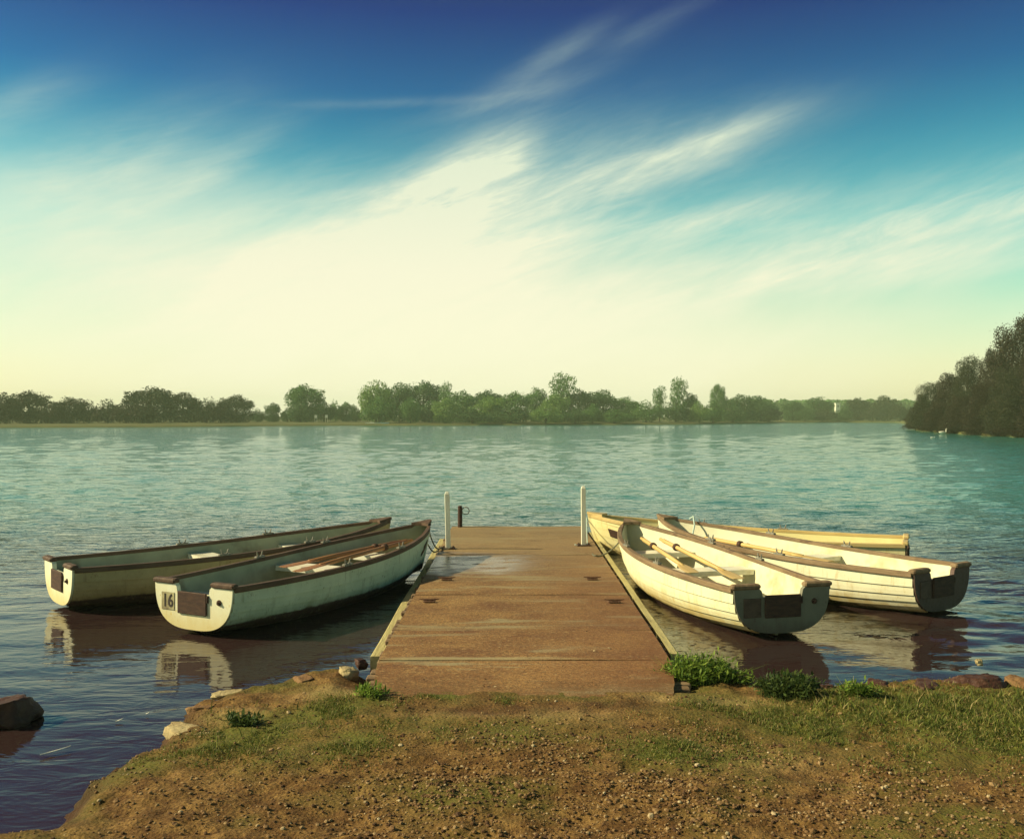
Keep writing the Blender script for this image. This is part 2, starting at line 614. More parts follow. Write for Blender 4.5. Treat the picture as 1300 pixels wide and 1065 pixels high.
x, y, z = grass_points(30000, GREEN, (-2.6, 4.2), (4.2, 6.6), 43)
n_ = len(x)
V1, Q1 = blades(x, y, z - 0.004, rng.uniform(0.010, 0.030, n_), rng.uniform(0.003, 0.006, n_), rng.uniform(0.2, 0.9, n_))
TALL = [(1110, 890, 30, 9, 0.6), (1180, 905, 90, 16, 0.8), (1290, 915, 70, 26, 1.0), (1080, 880, 25, 7, 1.0), (1230, 900, 60, 14, 1.0), (1330, 890, 40, 12, 0.9), (1050, 893, 30, 6, 0.6)]
x, y, z = grass_points(5200, TALL, (1.5, 4.2), (4.6, 6.4), 47)
n_ = len(x)
V2, Q2 = blades(x, y, z - 0.006, rng.uniform(0.018, 0.055, n_), rng.uniform(0.004, 0.009, n_), rng.uniform(0.2, 1.0, n_))
x, y, z = grass_points(420, TALL + [(340, 920, 60, 16, 0.5), (470, 893, 25, 8, 0.6)], (-2.4, 4.2), (4.6, 6.4), 47)
n_ = len(x)
V3, Q3 = blades(x, y, z - 0.006, rng.uniform(0.05, 0.13, n_), rng.uniform(0.003, 0.007, n_), rng.uniform(0.3, 1.2, n_))
tag(np_mesh('grass', np.concatenate([V1, V2, V3]), np.concatenate([Q1, Q2 + len(V1), Q3 + len(V1) + len(V2)]), M_grass), 'short green turf and moss on the near bank', 'grass', kind='stuff')

# dead leaves and bits of twig
M_lit = island_mat('dead_leaf', [(0.0, (0.06, 0.03, 0.015)), (0.5, (0.16, 0.085, 0.035)), (0.85, (0.30, 0.19, 0.08)), (1.0, (0.42, 0.33, 0.18))], 0.8, 0.2)
V, Q = [], []
k = 0
while k < 420:
    x_, y_ = rng.uniform(-2.3, 3.8), rng.uniform(3.5, 6.0)
    h_, s_g = ground_h(np.array([x_]), np.array([y_]))
    if k > 350:
        x_, y_ = rng.uniform(-0.85, 1.0), 5.8 + 6 * rng.random() ** 1.8
        h_ = [0.186]
    elif s_g[0] < 0.04 or (abs(x_ - 0.09) < 1.05 and y_ > 5.62):
        continue
    a = rng.uniform(0, 6.28)
    twig = rng.random() < 0.4
    ln, wd = (rng.uniform(.02, .07), .0022) if twig else (rng.uniform(.012, .03), rng.uniform(.006, .012))
    d1 = np.array([math.cos(a), math.sin(a), rng.normal(0, .12)])
    d2 = np.array([-math.sin(a), math.cos(a), rng.normal(0, .3)])
    p = np.array([x_, y_, h_[0] + .006])
    V += [p - d1 * ln / 2, p - d1 * ln * .1 + d2 * wd, p + d1 * ln * .15 + np.array([0, 0, .004]), p - d1 * ln * .1 - d2 * wd, p + d1 * ln / 2, p + d1 * ln * .3 + d2 * wd * .7, p + d1 * ln * .3 - d2 * wd * .7]
    o = 7 * k
    Q += [[o, o + 3, o + 2, o + 1], [o + 2, o + 6, o + 4, o + 5]]
    k += 1
tag(np_mesh('leaf_litter', np.array(V), np.array(Q), M_lit), 'dead leaves and bits of twig strewn over the near bank', 'leaf litter', kind='stuff')

# ------------------------------------------------------------------ water
d_ax = [2.2]
while d_ax[-1] < 460:
    d_ax.append(d_ax[-1] * 1.0062)
d_ax = np.array(d_ax)
s_ax = np.linspace(-1, 1, 760)
s_ax = np.sign(s_ax) * (0.55 * np.abs(s_ax) + 1.65 * np.abs(s_ax) ** 4)
D, S = np.meshgrid(d_ax, s_ax, indexing='ij')
WX, WY = D * S, D
sp = np.maximum(D * 0.0062, D * 0.0016)
H = np.zeros_like(WX)
rw = np.random.default_rng(21)
NC = 46
amp_mod = 0.78 + 0.45 * fbm(WX, WY, 0.09, 51, 3)
for i in range(NC):
    lam = 0.16 * (2.6 / 0.16) ** (i / (NC - 1))
    th = R(-100) + rw.normal(0, 0.55)
    k = 2 * math.pi / lam
    slope = 0.020 * (0.75 + 0.5 * rw.random()) * (1.0 if lam < 1.2 else 0.7)
    att = np.clip(lam / sp / 2.0 - 1.1, 0, 1)
    H += att * slope / k * np.sin(k * (WX * math.cos(th) + WY * math.sin(th)) + rw.uniform(0, 6.28) + 1.3 * fbm(WX, WY, 0.25 / lam, 60 + i % 6, 2) * 3)
shore_s = -poly_sd(np.clip(WX, -60, 60), np.clip(WY, -60, 60), LAND)
calm = 0.16 + 0.84 * np.clip((D - 7.2) / 9.0, 0, 1) ** 1.3
calm *= 1 - 0.45 * np.exp(-(((WX + 1.7) / 1.8) ** 2 + ((WY - 8) / 2.2) ** 2))
right = np.clip((WX - 2.2) / 1.6, 0, 1) * np.clip((D - 5.8) / 2.0, 0, 1)
calm = np.maximum(calm, 0.95 * right)
H *= calm * amp_mod
nd_, ns_ = D.shape
idx = np.arange(nd_ * ns_).reshape(nd_, ns_)
quads = np.stack([idx[:-1, :-1], idx[:-1, 1:], idx[1:, 1:], idx[1:, :-1]], -1).reshape(-1, 4)
m, nt, b = material('lake_water')
co = obco(nt)
b.inputs['Roughness'].default_value = 0.04
b.inputs['IOR'].default_value = 1.333
sxy = nt.n('ShaderNodeSeparateXYZ')
nt.put(sxy.inputs[0], co)
dist = sxy.outputs[1]
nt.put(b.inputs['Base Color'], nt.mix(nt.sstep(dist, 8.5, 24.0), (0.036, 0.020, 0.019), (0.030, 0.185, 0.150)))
near = nt.sstep(dist, 7.0, 16.0, 0.10, 0.8)
far = nt.sstep(dist, 18.0, 70.0)
n1 = nt.noise(co, 5.5, 3, 0.6, 0.4, (0.45, 1.0, 1))
n2 = nt.noise(co, 1.1, 4, 0.65, 0.3, (0.35, 1.0, 1))
n3 = nt.noise(co, 0.12, 3, 0.6, 0.3, (0.25, 1.0, 1))
hgt = nt.m('ADD', nt.m('MULTIPLY', n1, 0.075), nt.m('MULTIPLY', nt.m('MULTIPLY', n2, 0.24), far))
bp = nt.n('ShaderNodeBump')
bp.inputs['Distance'].default_value = 1.0
nt.put(bp.inputs['Strength'], nt.m('MULTIPLY', near, nt.sstep(n3, 0.3, 0.7, 0.82, 1.0)))
nt.put(bp.inputs['Height'], hgt)
nt.put(b.inputs['Normal'], bp.outputs[0])
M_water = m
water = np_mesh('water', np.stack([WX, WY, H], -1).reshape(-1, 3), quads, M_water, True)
tag(water, kind='structure')

# ------------------------------------------------------------------ far bank
FAR = [(-900, 546), (-300, 544.5), (0, 543), (120, 542.6), (240, 542), (340, 541), (450, 540.3), (560, 540), (700, 539.5), (800, 539.2), (880, 538.6), (950, 537.6), (1000, 536.6),
       (1080, 536.2), (1140, 536.4), (1151, 539), (1153, 543), (1165, 546.5), (1200, 550), (1250, 553), (1300, 555.5), (1400, 560), (1700, 572), (2300, 590)]
rows = [(-3, -0.5), (0, -0.03), (0.5, 0.22), (3, 0.34), (14, 0.5), (32, 0.62), (80, 0.9), (200, 1.4), (420, 2.2)]
vs, fs = [], []
sh = []
for i in range(len(FAR) - 1):
    (a0, b0), (a1, b1) = FAR[i], FAR[i + 1]
    for k in range(8):
        t = k / 8
        px = a0 + (a1 - a0) * t
        d0, d1 = F * CAMZ / (b0 - PY), F * CAMZ / (b1 - PY)
        d = d0 + (d1 - d0) * t
        d *= 1 + 0.012 * (mnoise.noise(Vector((px * 0.02, 3, 0))))
        sh.append((px, d))
for px, d in sh:
    u = Vector(((px - PX) / F, 1.0))
    L_ = u.length
    for off, zz in rows:
        dd = min(d + off / L_, 640.0) if off > 100 else d + off / L_
        jit = 0.12 * mnoise.noise(Vector((px * 0.11, off * 0.7, 1.0))) if off > 0 else 0
        vs.append((u.x * dd, dd, zz + jit * (1 + off * 0.01)))
nr = len(rows)
for i in range(len(sh) - 1):
    for k in range(nr - 1):
        fs.append((i * nr + k, (i + 1) * nr + k, (i + 1) * nr + k + 1, i * nr + k + 1))
M_bank = mat_basic('far_bank_grass', (0.125, 0.115, 0.033), (0.085, 0.10, 0.026), 0.35, None, 0.9, 0.3, 3.0, (0.16, 0.135, 0.045))
mb = MB()
mb.add(vs, fs)
tag(mb.build('far_bank', M_bank, None, True), kind='structure')

# ------------------------------------------------------------------ boats
def smooth(a, b, v):
    t = min(1, max(0, (v - a) / (b - a)))
    return t * t * (3 - 2 * t)


class Hull:
    def __init__(s, L, hb0=0.437, hbm=0.545, zst=0.43, zbow=0.58):
        s.L, s.hb0, s.hbm, s.zst, s.zbow = L, hb0, hbm, zst, zbow

    def hb(s, u):
        if u < 0.42:
            t = u / 0.42
            return s.hb0 + (s.hbm - s.hb0) * math.sin(t * math.pi / 2)
        t = (u - 0.42) / 0.58
        return max(0.012, s.hbm * max(0.0, 1 - min(t, 1.0) ** 2.35) ** 0.92)

    def zs(s, u):
        lo = s.zst - 0.012
        if u < 0.25:
            return lo + 0.012 * ((0.25 - u) / 0.25) ** 2
        return lo + (s.zbow - lo) * ((u - 0.25) / 0.75) ** 2.1

    def zk(s, u):
        z = 0.05 - 0.115 * math.sin(min(1, u / 0.4) * math.pi / 2)
        return z + 0.10 * smooth(0.78, 1.0, u)

    def pt(s, u, t, off=0.0):
        """t: 0 keel .. 1 sheer; off outward"""
        e = 2.9 - 1.35 * smooth(0.45, 0.98, u)

        def q(tt):
            a = max(0.0, min(1.0, tt)) * math.pi / 2
            yy = s.hb(u) * math.sin(a) ** (2 / e) if a > 0 else 0.0
            ca = max(0.0, math.cos(a))
            rel = 1 - ca ** (2 / e)
            yy *= 0.955 + 0.045 * rel
            return yy, rel
        yy, rel = q(t)
        zk, zs = s.zk(u), s.zs(u)
        zz = zk + (zs - zk) * rel
        if off:
            y1, r1 = q(min(1, t + 0.02))
            y0, r0 = q(max(0, t - 0.02))
            ty, tz = y1 - y0, (r1 - r0) * (zs - zk)
            l = math.hypot(ty, tz) or 1
            yy += off * tz / l
            zz -= off * ty / l
        yy = max(0.0, yy)
        x = u * s.L - 0.20 * (1 - rel) ** 1.5 * smooth(0.6, 1.0, u)
        return x, yy, zz

    def width_at(s, u, z, inset=0.03):
        best = 0.05
        for k in range(60):
            t = k / 59
            x, y, zz = s.pt(u, t)
            if zz <= z:
                best = y
        return max(0.02, best - inset)


NU = 44
US = [1 - (1 - i / (NU - 1)) ** 1.25 for i in range(NU)]


def boat(label, x, y, deg, L, mats, zoff=0.0, number=None, plate=None, name_sides=(), floor=0.10, zbow=0.58, thwarts=(0.42, 0.74), group='rowing boats moored at the jetty', dot=True):
    M_h, M_in, M_g, M_t, M_seat = mats
    h = Hull(L, zbow=zbow)
    root = empty('rowing_boat', (x, y, zoff), R(deg))
    tag(root, label, 'rowing boat', group)
    # ---- hull shell: clinker planks outside, smooth skin inside
    edges = [0.0, 0.22, 0.36, 0.49, 0.62, 0.75, 0.88, 1.0]
    prof = [(0.0, 0.0), (0.10, 0.0)]
    for k in range(1, len(edges) - 1):
        t0, t1 = edges[k], edges[k + 1]
        prof += [(t0 - 0.002, 0.0), (t0 + 0.002, 0.014), ((t0 + t1) / 2, 0.007)]
    prof += [(1.0, 0.0)]
    ring = [(-1, t, o) for t, o in reversed(prof)] + [(1, t, o) for t, o in prof[1:]]
    vs, fs = [], []
    for u in US:
        fade = 1 - smooth(0.9, 1.0, u)
        for sg, t, o in ring:
            px, py, pz = h.pt(u, t, o * fade)
            vs.append((px, sg * py, pz))
    n = len(ring)
    for i in range(NU - 1):
        for k in range(n - 1):
            fs.append((i * n + k, (i + 1) * n + k, (i + 1) * n + k + 1, i * n + k + 1))
    mb = MB()
    mb.add(vs, fs)
    hull = mb.build('hull', M_h, root)
    # inner skin
    ts = [1.0, 0.94, 0.85, 0.75, 0.65, 0.55, 0.45, 0.35, 0.25, 0.15, 0.0]
    vs, fs = [], []
    ring = [(-1, t) for t in ts] + [(1, t) for t in reversed(ts[:-1])]
    n = len(ring)
    for u in US[:-1]:
        for sg, t in ring:
            px, py, pz = h.pt(u, t, -0.022)
            if t == 1.0:
                pz = h.zs(u) - 0.004
            if pz < floor:
                pz = floor
            vs.append((px, sg * py, pz))
    for i in range(NU - 2):
        for k in range(n - 1):
            fs.append((i * n + k, i * n + k + 1, (i + 1) * n + k + 1, (i + 1) * n + k))
    mb = MB()
    mb.add(vs, fs)
    mb.build('inner_skin', M_in, root, True)
    # ---- floor boards
    mb = MB()
    for k in range(5):
        yy = (k - 2) * 0.125
        u0, u1 = 0.14, 0.76 - 0.05 * abs(k - 2)
        mb.box(((u0 + u1) / 2 * L, yy, floor + 0.014), ((u1 - u0) * L, 0.11, 0.02), bev=0.004)
    mb.build('floor_boards', M_seat if number is None else M_in, root)
    # ---- gunwales
    for sg in (-1, 1):
        vs, fs = [], []
        for u in US:
            px, py, _ = h.pt(u, 1.0)
            zz = h.zs(u)
            f_ = 1 - 0.5 * smooth(0.9, 1, u)
            o0, o1 = -0.030 * f_, 0.024 * f_
            yy = py
            for (oy, oz) in ((o0, -0.020), (o1 - 0.004, -0.034), (o1, -0.028), (o1, 0.008), (o1 - 0.006, 0.014), (o0 + 0.006, 0.014), (o0, 0.008)):
                vs.append((px + (0.012 if u > 0.999 else 0), sg * max(0.0, yy + oy), zz + oz))
        q = 7
        for i in range(NU - 1):
            for k in range(q):
                j = (k + 1) % q
                a = (i * q + k, (i + 1) * q + k, (i + 1) * q + j, i * q + j)
                fs.append(a if sg < 0 else a[::-1])
        e = tuple(range(q))
        fs.append(e[::-1] if sg < 0 else e)
        e = tuple(range((NU - 1) * q, NU * q))
        fs.append(e if sg < 0 else e[::-1])
        mb = MB()
        mb.add(vs, fs)
        mb.build('gunwale', M_g, root)
    # ---- stem post and cap
    mb = MB()
    for k in range(9):
        t = 1 - k / 8 * 0.86
        px, _, pz = h.pt(1.0, t)
        mb.v.extend([(px + 0.022, -0.010, pz), (px + 0.022, 0.010, pz), (px - 0.02, 0.019, pz), (px - 0.02, -0.019, pz)])
    for k in range(8):
        for i in range(4):
            j = (i + 1) % 4
            mb.f.append((k * 4 + i, k * 4 + j, (k + 1) * 4 + j, (k + 1) * 4 + i))
    mb.f += [(3, 2, 1, 0), (32, 33, 34, 35)]
    mb.build('stem_post', M_h, root)
    mb = MB()
    u0 = 0.945
    p0 = h.pt(u0, 1.0)
    zz = h.zs(1.0)
    tri = [(p0[0], -p0[1] + .012), (p0[0] + .04, 0), (p0[0], p0[1] - .012), (L + 0.028, 0.022), (L + 0.028, -0.022)]
    for zz_ in (0.003, 0.034):
        mb.v.extend([(a, c, (h.zs(u0) if i < 3 else zz) + zz_ + 0.006) for i, (a, c) in enumerate(tri)])
    mb.f += [(4, 3, 2, 1, 0), (5, 6, 7, 8, 9)] + [(i, (i + 1) % 5, 5 + (i + 1) % 5, 5 + i) for i in range(5)]
    mb.build('breasthook', M_g, root)
    # ---- keel
    mb = MB()
    pts = [(u * L, h.zk(u)) for u in (0.02, 0.15, 0.3, 0.5, 0.7, 0.85)]
    for xx, zz in pts:
        mb.v.extend([(xx, -0.014, zz - 0.03), (xx, 0.014, zz - 0.03), (xx, 0.014, zz + 0.004), (xx, -0.014, zz + 0.004)])
    for k in range(len(pts) - 1):
        for i in range(4):
            j = (i + 1) % 4
            mb.f.append((k * 4 + j, k * 4 + i, (k + 1) * 4 + i, (k + 1) * 4 + j))
    mb.f += [(0, 1, 2, 3), (23, 22, 21, 20)]
    mb.build('keel', M_g, root)
    # ---- transom with its motor notch
    out = []
    K = 18
    for k in range(K + 1):
        _, py, pz = h.pt(0.0, 1 - k / K)
        out.append((py + 0.004, pz if k else h.zs(0) - 0.002))
    out += [(-a, c) for a, c in reversed(out[:-1])]
    zt = h.zs(0) - 0.002
    nw, ndp = 0.19, 0.075
    out += [(-nw - .02, zt), (-nw, zt - 0.02), (-nw + .012, zt - ndp), (nw - .012, zt - ndp), (nw, zt - 0.02), (nw + .02, zt)]
    mb = MB()
    N = len(out)
    mb.v = [(-0.022, a, c) for a, c in out] + [(0.020, a * (1 if abs(a) < nw + .03 else 0.985), c) for a, c in out]
    mb.f = [tuple(range(N)), tuple(range(2 * N - 1, N - 1, -1))] + [(i, i + N, (i + 1) % N + N, (i + 1) % N) for i in range(N)]
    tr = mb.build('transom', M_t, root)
    for sg in (-1, 1):
        mb = MB()
        y0, y1 = nw + 0.012, h.hb0 + 0.022
        mb.box((-0.002, sg * (y0 + y1) / 2, zt + 0.018), (0.075, y1 - y0, 0.044), bev=0.012)
        mb.build('cap', M_g, tr)
    mb = MB()
    mb.box((-0.032, 0, zt - ndp - 0.075), (0.018, 0.33, 0.19), bev=0.006)
    mb.box((-0.030, -0.172, zt - ndp - 0.03), (0.024, 0.016, 0.06), bev=0.004)
    mb.build('motor_pad', M_pad, tr)
    if number:
        mb = MB()
        mb.box((-0.0245, 0.285, 0.275), (0.005, 0.15, 0.15), bev=0.002)
        pl = mb.build('number_plate', M_plate_tan, tr)
        cu = bpy.data.curves.new('number', 'FONT')
        cu.body = number
        cu.size = 0.155
        cu.extrude = 0.0012
        cu.offset = 0.0022
        cu.align_x = 'CENTER'
        cu.align_y = 'CENTER'
        tmp = bpy.data.objects.new('number', cu)
        COL.objects.link(tmp)
        dg = bpy.context.evaluated_depsgraph_get()
        me = bpy.data.meshes.new_from_object(tmp.evaluated_get(dg))
        bpy.data.objects.remove(tmp)
        mt = Matrix(((0, 0, -1, -0.0285), (-0.82, 0, 0, 0.285), (0, 1, 0, 0.275), (0, 0, 0, 1)))
        me.transform(mt)
        me.materials.clear()
        me.materials.append(M_ink)
        o = bpy.data.objects.new('number', me)
        COL.objects.link(o)
        o.parent = tr
    elif plate:
        mb = MB()
        mb.box((-0.0255, 0.275, 0.27), (0.007, 0.16, 0.16), bev=0.003)
        mb.build('number_plate', M_plate, tr)
    if dot:
        mb = MB()
        mb.tube([(-0.0225, -0.295, 0.305), (-0.030, -0.295, 0.305)], [0.026, 0.024], 14)
        mb.tube([(-0.030, -0.295, 0.305), (-0.046, -0.295, 0.302)], [0.014, 0.010], 8)
        mb.build('drain_plug', M_pad, tr)
    # ---- thwarts
    for ut in thwarts:
        zt_ = 0.335 + 0.05 * max(0, ut - .5)
        mb = MB()
        d_ = 0.125
        u0, u1 = ut - d_ / L, ut + d_ / L
        w0, w1 = h.width_at(u0, zt_ - 0.02), h.width_at(u1, zt_ - 0.02)
        vs = []
        for zz in (-0.05, 0.0):
            vs += [(u0 * L, -w0, zt_ + zz), (u0 * L, w0, zt_ + zz), (u1 * L, w1, zt_ + zz), (u1 * L, -w1, zt_ + zz)]
        mb.add(vs, [(0, 1, 2, 3), (7, 6, 5, 4), (0, 4, 5, 1), (1, 5, 6, 2), (2, 6, 7, 3), (3, 7, 4, 0)])
        mb.build('thwart', M_seat, root)
    # stern bench
    mb = MB()
    zb = 0.27
    u0, u1 = 0.012, 0.115
    w0, w1 = h.width_at(u0, zb), h.width_at(u1, zb)
    l0, l1 = h.width_at(u0, floor + .02), h.width_at(u1, floor + 0.02)
    mb.add([(u0 * L, -l0, floor), (u0 * L, l0, floor), (u1 * L, l1, floor), (u1 * L, -l1, floor), (u0 * L, -w0, zb), (u0 * L, w0, zb), (u1 * L, w1, zb), (u1 * L, -w1, zb)],
           [(0, 1, 2, 3), (7, 6, 5, 4), (0, 4, 5, 1), (1, 5, 6, 2), (2, 6, 7, 3), (3, 7, 4, 0)])
    mb.build('stern_bench', M_seat, root)
    # ---- rowlocks
    for ur in (0.375, 0.64):
        for sg in (-1, 1):
            px, py, _ = h.pt(ur, 1.0)
            zz = h.zs(ur) + 0.012
            mb = MB()
            mb.box((px, sg * py, zz + 0.010), (0.13, 0.040, 0.022), bev=0.005)
            for dx in (-0.032, 0.032):
                mb.tube([(px + dx * .5, sg * py, zz + 0.018), (px + dx, sg * py, zz + 0.032), (px + dx * 1.1, sg * py, zz + 0.052), (px + dx * 1.3, sg * py, zz + 0.066)], [0.008, 0.008, 0.007, 0.004], 8)
            mb.build('rowlock', M_iron, root)
    # ---- name board on the bow
    for sg in name_sides:
        vs, fs = [], []
        cols = 9
        for k in range(cols):
            u = 0.865 + 0.06 * k / (cols - 1)
            for t in (0.66, 0.80):
                for o in (0.012, 0.020):
                    px, py, pz = h.pt(u, t, o)
                    vs.append((px, sg * py, pz))
        for k in range(cols - 1):
            a, b2 = k * 4, (k + 1) * 4
            for (p, q) in ((1, 3), (3, 2), (2, 0), (0, 1)):
                fs.append((a + p, b2 + p, b2 + q, a + q))
        fs += [(0, 1, 3, 2), ((cols - 1) * 4 + 2, (cols - 1) * 4 + 3, (cols - 1) * 4 + 1, (cols - 1) * 4)]
        mb = MB()
        mb.add(vs, fs)
        mb.build('name_board', M_pad, root)
    # bow eye
    mb = MB()
    px, _, pz = h.pt(1.0, 0.78)
    mb.tube([(px + 0.025 + 0.028 * math.sin(a), 0, pz + 0.028 * math.cos(a)) for a in [i * 2 * math.pi / 12 for i in range(13)]], 0.006, 6, False)
    mb.build('mooring_eye', M_iron, root, True)
    return root, h


def hull_mat(name, ca, cb, stain, slime_shade=(0.10, 0.075, 0.02), hi=0.16, amt=0.75, gloss=0.45, line=0.04):
    m, nt, b = material(name)
    co = obco(nt)
    s = nt.n('ShaderNodeSeparateXYZ')
    nt.put(s.inputs[0], co)
    n1 = nt.noise(co, 3.0, 5, 0.6, 0.2)
    n2 = nt.noise(co, 5.0, 5, 0.65, 0.3, (1.6, 1.6, 0.5))
    n3 = nt.noise(co, 38, 4, 0.6)
    c = nt.mix(nt.sstep(n1, 0.35, 0.7), ca, cb)
    zz = nt.m('ADD', s.outputs[2], nt.m('MULTIPLY', nt.m('SUBTRACT', n2, 0.5), 0.30))
    c = nt.mix(nt.m('MULTIPLY', nt.sstep(zz, hi + 0.07, 0.03), amt), c, stain)
    z2 = nt.m('ADD', s.outputs[2], nt.m('MULTIPLY', nt.m('SUBTRACT', n2, 0.5), 0.05))
    c = nt.mix(nt.sstep(z2, line + 0.015, line - 0.015), c, slime_shade)  # slime at the waterline; on green and tan hulls, painted underside shade
    sc = nt.m('MULTIPLY', nt.sstep(n3, 0.60, 0.70), nt.sstep(n1, 0.42, 0.60))
    n5 = nt.noise(co, 6, 5, 0.7, 0.5, (0.35, 1, 3.5))
    c = nt.mix(nt.m('MULTIPLY', nt.sstep(n5, 0.58, 0.72), 0.35), c, stain)
    n6 = nt.noise(co, 14, 4, 0.6, 0.2, (1.5, 1.5, 0.18))
    c = nt.mix(nt.m('MULTIPLY', nt.sstep(n6, 0.55, 0.72), 0.52), c, stain)
    c = nt.mix(nt.m('MULTIPLY', sc, 0.75), c, stain)
    nt.put(b.inputs['Base Color'], c)
    nt.put(b.inputs['Roughness'], nt.sstep(n3, 0.3, 0.7, gloss, gloss + 0.2))
    b.inputs['Specular IOR Level'].default_value = 0.35
    bp = nt.n('ShaderNodeBump')
    bp.inputs['Strength'].default_value = 0.12
    bp.inputs['Distance'].default_value = 0.02
    nt.put(bp.inputs['Height'], nt.noise(co, 7, 4, 0.6))
    nt.put(b.inputs['Normal'], bp.outputs[0])
    return m


M_pad = mat_basic('dark_board', (0.045, 0.022, 0.016), (0.085, 0.042, 0.025), 14, (0.4, 1, 3), 0.7, 0.2)
M_plate = mat_basic('worn_dark_plate', (0.06, 0.035, 0.025), (0.12, 0.075, 0.05), 22, None, 0.6, 0.1)
M_plate_tan = mat_basic('dirty_tan_plate', (0.46, 0.41, 0.22), (0.26, 0.21, 0.11), 11, None, 0.7, 0.1, stain=(0.17, 0.12, 0.07))
M_ink = mat_basic('faded_ink', (0.018, 0.012, 0.012), (0.06, 0.045, 0.035), 22, None, 0.7, 0)
M_iron = mat_basic('galvanised_iron', (0.15, 0.14, 0.11), (0.30, 0.27, 0.20), 30, None, 0.5, 0.1, spec=0.5)
M_wood_dk = mat_basic('weathered_dark_timber', (0.075, 0.042, 0.028), (0.13, 0.078, 0.048), 9, (0.3, 2, 2), 0.7, 0.3)
M_wood_md = mat_basic('weathered_grey_timber', (0.17, 0.11, 0.06), (0.28, 0.19, 0.105), 9, (0.3, 2, 2), 0.7, 0.3, stain=(0.11, 0.065, 0.04))
M_wood_yl = mat_basic('varnished_yellow_timber', (0.50, 0.36, 0.14), (0.62, 0.46, 0.20), 9, (0.3, 2, 2), 0.5, 0.2)
M_cream = mat_basic('cream_gelcoat', (0.74, 0.71, 0.50), (0.66, 0.62, 0.42), 4, None, 0.5, 0.08, stain=(0.50, 0.44, 0.24))
M_white = mat_basic('white_seat_paint', (0.84, 0.82, 0.66), (0.76, 0.73, 0.56), 6, None, 0.45, 0.06, stain=(0.60, 0.54, 0.36))
M_green_in = mat_basic('dull_green_gelcoat', (0.34, 0.35, 0.24), (0.25, 0.26, 0.18), 4, None, 0.55, 0.08, stain=(0.17, 0.13, 0.08))
M_h_green = hull_mat('pale_green_hull', (0.56, 0.62, 0.46), (0.45, 0.52, 0.38), (0.20, 0.20, 0.11), (0.055, 0.028, 0.022), line=0.115)  # dark low band paints in the shade under the hull
M_h_tan = hull_mat('tan_hull', (0.46, 0.35, 0.17), (0.38, 0.28, 0.13), (0.22, 0.14, 0.06), (0.055, 0.028, 0.022), line=0.125)  # underside shade painted as a dark band, as on the green hull
M_h_cream = hull_mat('cream_hull', (0.78, 0.75, 0.50), (0.70, 0.67, 0.43), (0.60, 0.42, 0.11))
M_h_cream2 = hull_mat('off_white_hull', (0.76, 0.73, 0.51), (0.68, 0.64, 0.43), (0.50, 0.36, 0.12), hi=0.1)
M_h_yel = hull_mat('yellow_hull', (0.80, 0.71, 0.38), (0.74, 0.64, 0.31), (0.55, 0.36, 0.09))
M_in_yel = mat_basic('yellow_gelcoat', (0.80, 0.71, 0.36), (0.74, 0.64, 0.30), 4, None, 0.5, 0.08)
M_t_white = hull_mat('white_transom', (0.82, 0.80, 0.58), (0.76, 0.72, 0.48), (0.62, 0.44, 0.10), hi=0.22, amt=0.6)
M_t_shade = hull_mat('shade_toned_transom', (0.21, 0.20, 0.14), (0.15, 0.14, 0.10), (0.12, 0.08, 0.05), hi=0.15)  # darkened base colour stands in for shade on this transom
M_t_shade_dk = hull_mat('deep_shade_toned_transom', (0.11, 0.06, 0.045), (0.075, 0.045, 0.035), (0.06, 0.035, 0.025), hi=0.15)  # deeper shade of this transom put into its base colour

bA, hA = boat('pale green rowing boat with the number 16 on its white transom', -2.688, 8.008, 63.3, 3.758, (M_h_green, M_green_in, M_wood_dk, M_t_white, M_white), number='16', name_sides=(-1,), thwarts=(0.46, 0.70))
bB, hB = boat('tan rowing boat farthest to the left, white transom nearly edge on', -4.369, 9.138, 41.4, 3.80, (M_h_tan, M_green_in, M_wood_dk, M_t_white, M_white), thwarts=(0.42, 0.70))
bC, hC = boat('cream rowing boat right against the jetty with two oars inside', 2.251, 7.901, 103.5, 3.686, (M_h_cream, M_cream, M_wood_md, M_t_shade, M_white), plate=True)
bD, hD = boat('off white rowing boat holding one oar, shaded transom at the right', 3.996, 8.811, 123.5, 3.844, (M_h_cream2, M_cream, M_wood_md, M_t_shade_dk, M_white), plate=True, dot=False)
bE, hE = boat('yellow rowing boat lying behind the cream and off white boats', 4.75, 11.40, 156.5, 4.02, (M_h_yel, M_in_yel, M_wood_yl, M_wood_md, M_in_yel), zoff=-0.07, name_sides=(1,), floor=0.14)


